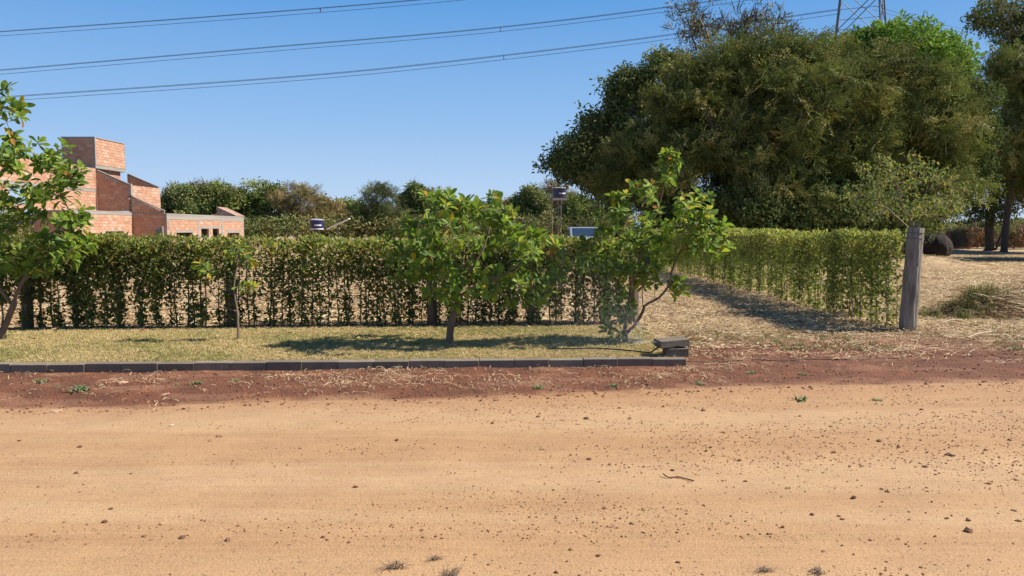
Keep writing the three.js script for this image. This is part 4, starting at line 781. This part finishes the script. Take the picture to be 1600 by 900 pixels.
// ───────────────────────── pylon and power lines ─────────────────────────
{
  const d = 76, base = V((1330 - 800) / F * d, .1, -d), g = thing('pylon', 'steel lattice pylon whose legs show above the bright green crown', 'pylon', base), mb = new MB(), c = [1, 1, 1];
  const half = (y) => y < 30 ? lerp(3.9, 1.42, y / 30) : lerp(1.42, .95, (y - 30) / 16), rot = .36, corner = (k, y) => { const a = rot + k * Math.PI / 2 + Math.PI / 4, h = half(y) * Math.SQRT2; return V(Math.cos(a) * h, y, Math.sin(a) * h); };
  const lv = [0, 6, 11.5, 16.5, 21, 25, 28.5, 31.5, 34.5, 37.5, 40.5, 43.5, 46];
  const legs = [0, 1, 2, 3].map((k) => { const q = new MB(); q.tube(lv.map((y) => corner(k, y)), lv.map(() => .1), 4, c); part(g, 'leg', q.geo(), M.metal); }); void legs;
  for (let i = 0; i < lv.length - 1; i++) for (let k = 0; k < 4; k++) { const a = corner(k, lv[i]), b = corner((k + 1) % 4, lv[i]), e = corner(k, lv[i + 1]), f = corner((k + 1) % 4, lv[i + 1]); mb.tube([a, f], [.045, .045], 4, c, false); mb.tube([b, e], [.045, .045], 4, c, false); mb.tube([e, f], [.04, .04], 4, c, false); const m = a.clone().add(b).add(e).add(f).multiplyScalar(.25); mb.tube([a.clone().lerp(e, .5), m], [.03, .03], 4, c, false); mb.tube([b.clone().lerp(f, .5), m], [.03, .03], 4, c, false); }
  part(g, 'bracing', mb.geo(), M.metal);
  for (const [y, l] of [[31.5, 7], [37.5, 8], [43.5, 6]]) { const q = new MB(); for (const sg of [-1, 1]) { const tip = V(sg * l, y + .6, 0); for (const k of sg > 0 ? [0, 3] : [1, 2]) { q.tube([corner(k, y), tip], [.06, .05], 4, c); q.tube([corner(k, y + 2), tip], [.05, .04], 4, c); } } part(g, 'cross_arm', q.geo(), M.metal); }
  const wireMat = M.wire;
  function line(label, ctrl, offs, spacers) {
    const pts = ctrl.map(([px, py, dd]) => at(px, py, dd)), curve = new THREE.CatmullRomCurve3(pts), t = thing('power_line', label, 'power line', pts[0].clone());
    const P = curve.getPoints(70);
    offs.forEach(([ox, oy]) => { const q = new MB(); q.tube(P.map((p) => p.clone().add(V(0, oy, ox))), P.map(() => .024), 5, c, false); part(t, 'conductor', q.geo(pts[0]), wireMat); });
    for (const px of spacers) { let best = P[0], bd = 1e9; const tgt = (px - 800) / F; P.forEach((p) => { const e = Math.abs(p.x / -p.z - tgt); if (e < bd) { bd = e; best = p; } }); const q = new MB(), o = offs.map(([ox, oy]) => best.clone().add(V(0, oy, ox))); for (let k = 0; k < o.length; k++) q.tube([o[k], o[(k + 1) % o.length]], [.03, .03], 4, c); part(t, 'spacer', q.geo(pts[0]), wireMat); }
  }
  const tri = [[0, .2], [.35, .03], [0, -.28]];
  line('highest bundle of power line wires leaving the sky at the top edge', [[-260, 70, 84], [0, 52, 82], [350, 27, 80], [700, -2, 79], [1000, -36, 78], [1290, -75, 76]], tri, [520]);
  line('middle bundle of power line wires crossing the blue sky', [[-260, 133, 84], [0, 112, 82], [400, 78, 80], [782, 45, 79], [1085, 8, 77], [1300, -24, 76]], tri, [782]);
  line('lowest bundle of power line wires running behind the trees to the pylon', [[-260, 172, 84], [20, 153, 82], [520, 117, 80], [787, 89, 79], [1030, 59, 78], [1230, 29, 77], [1312, 17, 76]], tri, [787]);
  line('faint bundle of power line wires sloping down on the far side of the pylon', [[1365, 12, 78], [1440, 33, 90], [1530, 52, 110], [1640, 66, 140]], [[0, .2], [0, -.2]], []);
}

// ───────────────────────── small things on the ground ─────────────────────────
{
  const R = rng(801), geos = [0, 1, 2, 3].map((k) => rockGeo(820 + k, 2, .6)), cols = [[.19, .092, .046], [.27, .14, .07], [.14, .066, .036], [.34, .19, .095]].map((c) => std({ color: new THREE.Color().setRGB(...c), roughness: .95 }));
  geos.forEach((g) => g.deleteAttribute('color'));
  const stone = (label, px, py, w, group) => { const p = gp(px, py, 0), r = w * .9 * -p.z / F / 2, m = solo('stone', label, 'stone', geos[Math.floor(R() * 4)], cols[Math.floor(R() * 4)], V(p.x, H(p.x, p.z) + r * rr(.0, .35, R), p.z), group); m.scale.set(r * rr(.8, 1.25, R), r * rr(.65, 1, R), r * rr(.75, 1.15, R)); m.rotation.set(rr(-.3, .3, R), R() * 6.28, rr(-.3, .3, R)); };
  stone('largest dark brown stone on the sandy road, standing alone right of the middle', 1485, 712, 16); stone('angular dark brown stone lowest on the sandy road towards its right side', 1514, 831, 15);
  const spots = '1512 813 9,1303 708 10,1334 778 11,1231 762 10,1269 805 8,1310 807 8,1316 812 8,1223 824 9,1155 720 9,1165 751 8,1051 734 8,1445 729 9,1448 601 9,1387 767 9,1378 763 8,1374 691 10,1131 678 8,1099 640 8,1286 863 9,1059 880 8,1347 728 8,1479 810 8,934 870 10,892 860 9,556 761 9,841 651 8,916 654 10,984 654 8,846 705 9,953 725 8,920 718 9,987 819 9,969 810 7,505 842 8,545 850 7,681 840 8,743 868 8,125 700 11,343 684 13,285 842 12,357 847 13,164 817 10,173 796 8,373 822 8,119 739 8,329 691 9,225 839 9,1404 700 8,1545 755 7,1578 690 7,1590 814 8,1540 705 7,1440 640 7,1250 650 7,470 703 7,620 690 7,770 662 7,60 760 7,30 690 7,205 740 6,1100 790 7,1420 800 7,1360 845 7';
  for (const s of spots.split(',')) { const [x, y, w] = s.split(' ').map(Number), where = x < 420 ? 'below the leaning tree' : x < 800 ? 'below the round tree' : x < 1080 ? 'below the tall tree' : x < 1300 ? 'below the driveway' : 'below the grey post', far = y < 690 ? 'on the far half of the sand' : y < 790 ? 'midway across the sand' : 'on the near half of the sand';
    stone(`${w >= 10 ? 'thumb sized' : w >= 8 ? 'small' : 'tiny'} brown stone ${far} ${where}`, x, y, w, 'loose brown stones on the dirt road'); }
  // weeds along the kerb
  const wg = [tuftGeo(840, 26, .06, .045, .012, 1.6), tuftGeo(841, 20, .05, .04, .011, 1.7)], wm = [[.12, .19, .05], [.16, .21, .06]].map((c) => { const m = M.blade.clone(); m.color.setRGB(...c); return m; });
  const weeds = [[64, 597, 1, 'flat green weed nearest the far end of the kerb'], [90, 603, .6, 'tiny green weed between two larger ones by the kerb end'], [126, 611, 1.3, 'largest green weed on the red soil before the kerb'], [276, 601, .6, 'small dull weed left of a brighter one in front of the kerb'], [306, 600, .9, 'bright green weed on the red soil before the sapling'], [366, 594, .8, 'green weed close to the kerb below the sapling'], [842, 606, .9, 'green weed before the kerb between round and tall tree'], [875, 605, .6, 'low weed beside another before the kerb'], [958, 603, .8, 'wide flat weed near the kerb below the tall young tree'], [1094, 600, 1, 'green weed in straw just past the kerb end'], [1174, 582, .7, 'dull weed on the red soil of the driveway mouth'], [1254, 584, .8, 'small weed on the red soil right of the kerb end'], [1252, 623, 1, 'flat grey green weed where sand meets red soil'], [1372, 623, .8, 'flat weed on the sandy road edge before the grey post']];
  weeds.forEach(([px, py, s, label], k) => { const p = gp(px, py, .01); p.y = H(p.x, p.z); const m = solo('weed', label, 'weed', wg[k % 2], wm[k % 2], p); m.scale.set(s * 1.3, s * .75, s * 1.3); m.rotation.y = k * 1.7; });
  const dg = tuftGeo(845, 46, .07, .05, .006, 2.0), dm = std({ color: new THREE.Color().setRGB(.20, .135, .085) });
  for (const [px, py, s, label] of [[617, 888, 1.0, 'grey brown dry weed tuft largest of those at the road bottom'], [680, 875, .62, 'small dry weed tuft just above the others on the sand'], [706, 899, .95, 'dry weed tuft cut by the bottom edge near two others'], [1195, 895, .7, 'dry weed tuft alone at the bottom edge of the sand'], [1278, 898, .75, 'brown dry weed tuft at the bottom edge under scattered stones']]) { const p = gp(px, py, 0); p.y = H(p.x, p.z); const m = solo('dry_weed', label, 'weed', dg, dm, p); m.scale.set(s * .8, s * .45, s * .8); m.rotation.y = px; }
  // twig on the sand
  const tw = [[1036, 742], [1045, 745], [1058, 744], [1070, 747], [1084, 752]].map(([x, y], k) => { const p = gp(x, y, 0); p.y = H(p.x, p.z) + .008 + (k === 0 ? .012 : 0); return p; });
  solo('twig', 'bent brown twig lying on the sandy road', 'twig', new THREE.TubeGeometry(new THREE.CatmullRomCurve3(tw), 24, .0045, 5), std({ color: new THREE.Color().setRGB(.16, .085, .045) }), V(0, 0, 0));
  // shards and dead leaves
  const chip = (label, px, py, w, col, name = 'brick_shard', cat = 'shard') => { const p = gp(px, py, .02), m = solo(name, label, cat, rockGeo(860 + px, 1, .35), std({ color: new THREE.Color().setRGB(...col) }), V(p.x, H(p.x, p.z) + .008, p.z)); const r = w * -p.z / F / 2; m.scale.set(r, r * .6, r * .6); m.rotation.set(.2, px, .1); };
  chip('pale orange brick shard on the red soil before the kerb', 192, 596, 15, [.55, .33, .2]); chip('flat pinkish shard right of two dark clods on the red soil', 258, 613, 15, [.52, .27, .17]); chip('pale tan shard where red soil meets the sand at the far kerb end', 88, 639, 18, [.58, .38, .24]); chip('pale shard alone on the sand below the red soil', 268, 662, 7, [.62, .45, .32]); chip('white stone chip on the driveway straw behind the blocks', 1110, 537, 9, [.62, .58, .52], 'stone_chip', 'stone'); chip('orange clay lump on the driveway straw behind the blocks', 1084, 508, 10, [.42, .18, .08], 'clay_lump', 'clay');
  const lf = (label, px, py, col, s = .09) => { const p = gp(px, py, .12), m = solo('fallen_leaf', label, 'leaf', BIGGEO[1], leafMat(col), V(p.x, lawnY(p.x, p.z) + .03, p.z)); m.scale.setScalar(s); m.rotation.set(-1.4, px, .2); };
  lf('brown fallen leaf on the grass left of the sapling shadow', 217, 520, [.3, .1, .05], .11); lf('large yellow fallen leaf on the grass behind the round tree shadow', 665, 517, [.5, .4, .1], .13); lf('pale dry leaf on the grass left of the round young tree', 590, 523, [.55, .42, .28], .1); lf('yellow leaf in the shade of the round young tree', 557, 532, [.6, .5, .12], .09); lf('small yellow leaf on the grass below the round tree', 634, 545, [.6, .5, .12], .07); lf('pale leaf on the grass just left of the sapling', 337, 529, [.55, .45, .2], .07);
  // weeds and straw heap right of the grey post
  const hb = V(7.75, H(7.75, -12.2), -12.2), hg = thing('weed_clump', 'green weed clump growing on the straw heap right of the grey post', 'weeds', hb), hl = [], T = tuftGeo(850, 12, .28, .07, .012, 1.0);
  for (let k = 0; k < 130; k++) { const x = hb.x + (R() + R() - 1) * 1.0, z = hb.z + (R() + R() - 1) * .42 - .1 - (x - hb.x) * .15; hl.push([V(x - hb.x, H(x, z) - hb.y, z - hb.z), E(rr(-.3, .3, R), R() * 6.28, rr(-.3, .3, R)), rr(.4, 1, R), R() < .6 ? mix3([.13, .18, .035], [.24, .25, .06], R()) : mix3([.36, .28, .1], [.5, .4, .2], R())]); }
  const hm = finish(scatter(T, M.blade, hl)); hm.name = 'blades'; hm.userData.kind = 'stuff'; hg.add(hm);
  const sb = V(8.8, .1, -12.7), sg = thing('straw_heap', 'untidy heap of dry stalks and red soil at the edge of the open ground', 'straw heap', sb), sl = [], S3 = strawGeo(855, 6, .5, .009, .2);
  for (let k = 0; k < 900; k++) { const x = sb.x + (R() + R() - 1) * 2.3, z = sb.z + (R() + R() - 1) * 1.1; sl.push([V(x - sb.x, H(x, z) - sb.y + .02 * R(), z - sb.z), E(rr(-.35, .35, R), R() * 6.28, rr(-.35, .35, R)), rr(.5, 1.2, R), R() < .5 ? mix3([.48, .36, .19], [.66, .52, .32], R()) : mix3([.22, .12, .06], [.36, .22, .11], R())]); }
  const sm = finish(scatter(S3, M.straw, sl)); sm.name = 'stalks'; sm.userData.kind = 'stuff'; sg.add(sm);
  const stick = (label, a, b, h, r) => { const p = gp(a[0], a[1], h), q = gp(b[0], b[1], h); solo('stick', label, 'stick', new THREE.TubeGeometry(new THREE.CatmullRomCurve3([p, p.clone().lerp(q, .5).add(V(0, .02, 0)), q]), 8, r, 5), std({ color: new THREE.Color().setRGB(.5, .4, .28) }), V(0, 0, 0)); };
  stick('long pale stick lying at the foot of the straw heap', [1472, 504], [1503, 499], .17, .008); stick('pale stick in the loose straw nearer the red soil', [1512, 527], [1552, 518], .14, .008);
}

renderer.render(scene, camera);
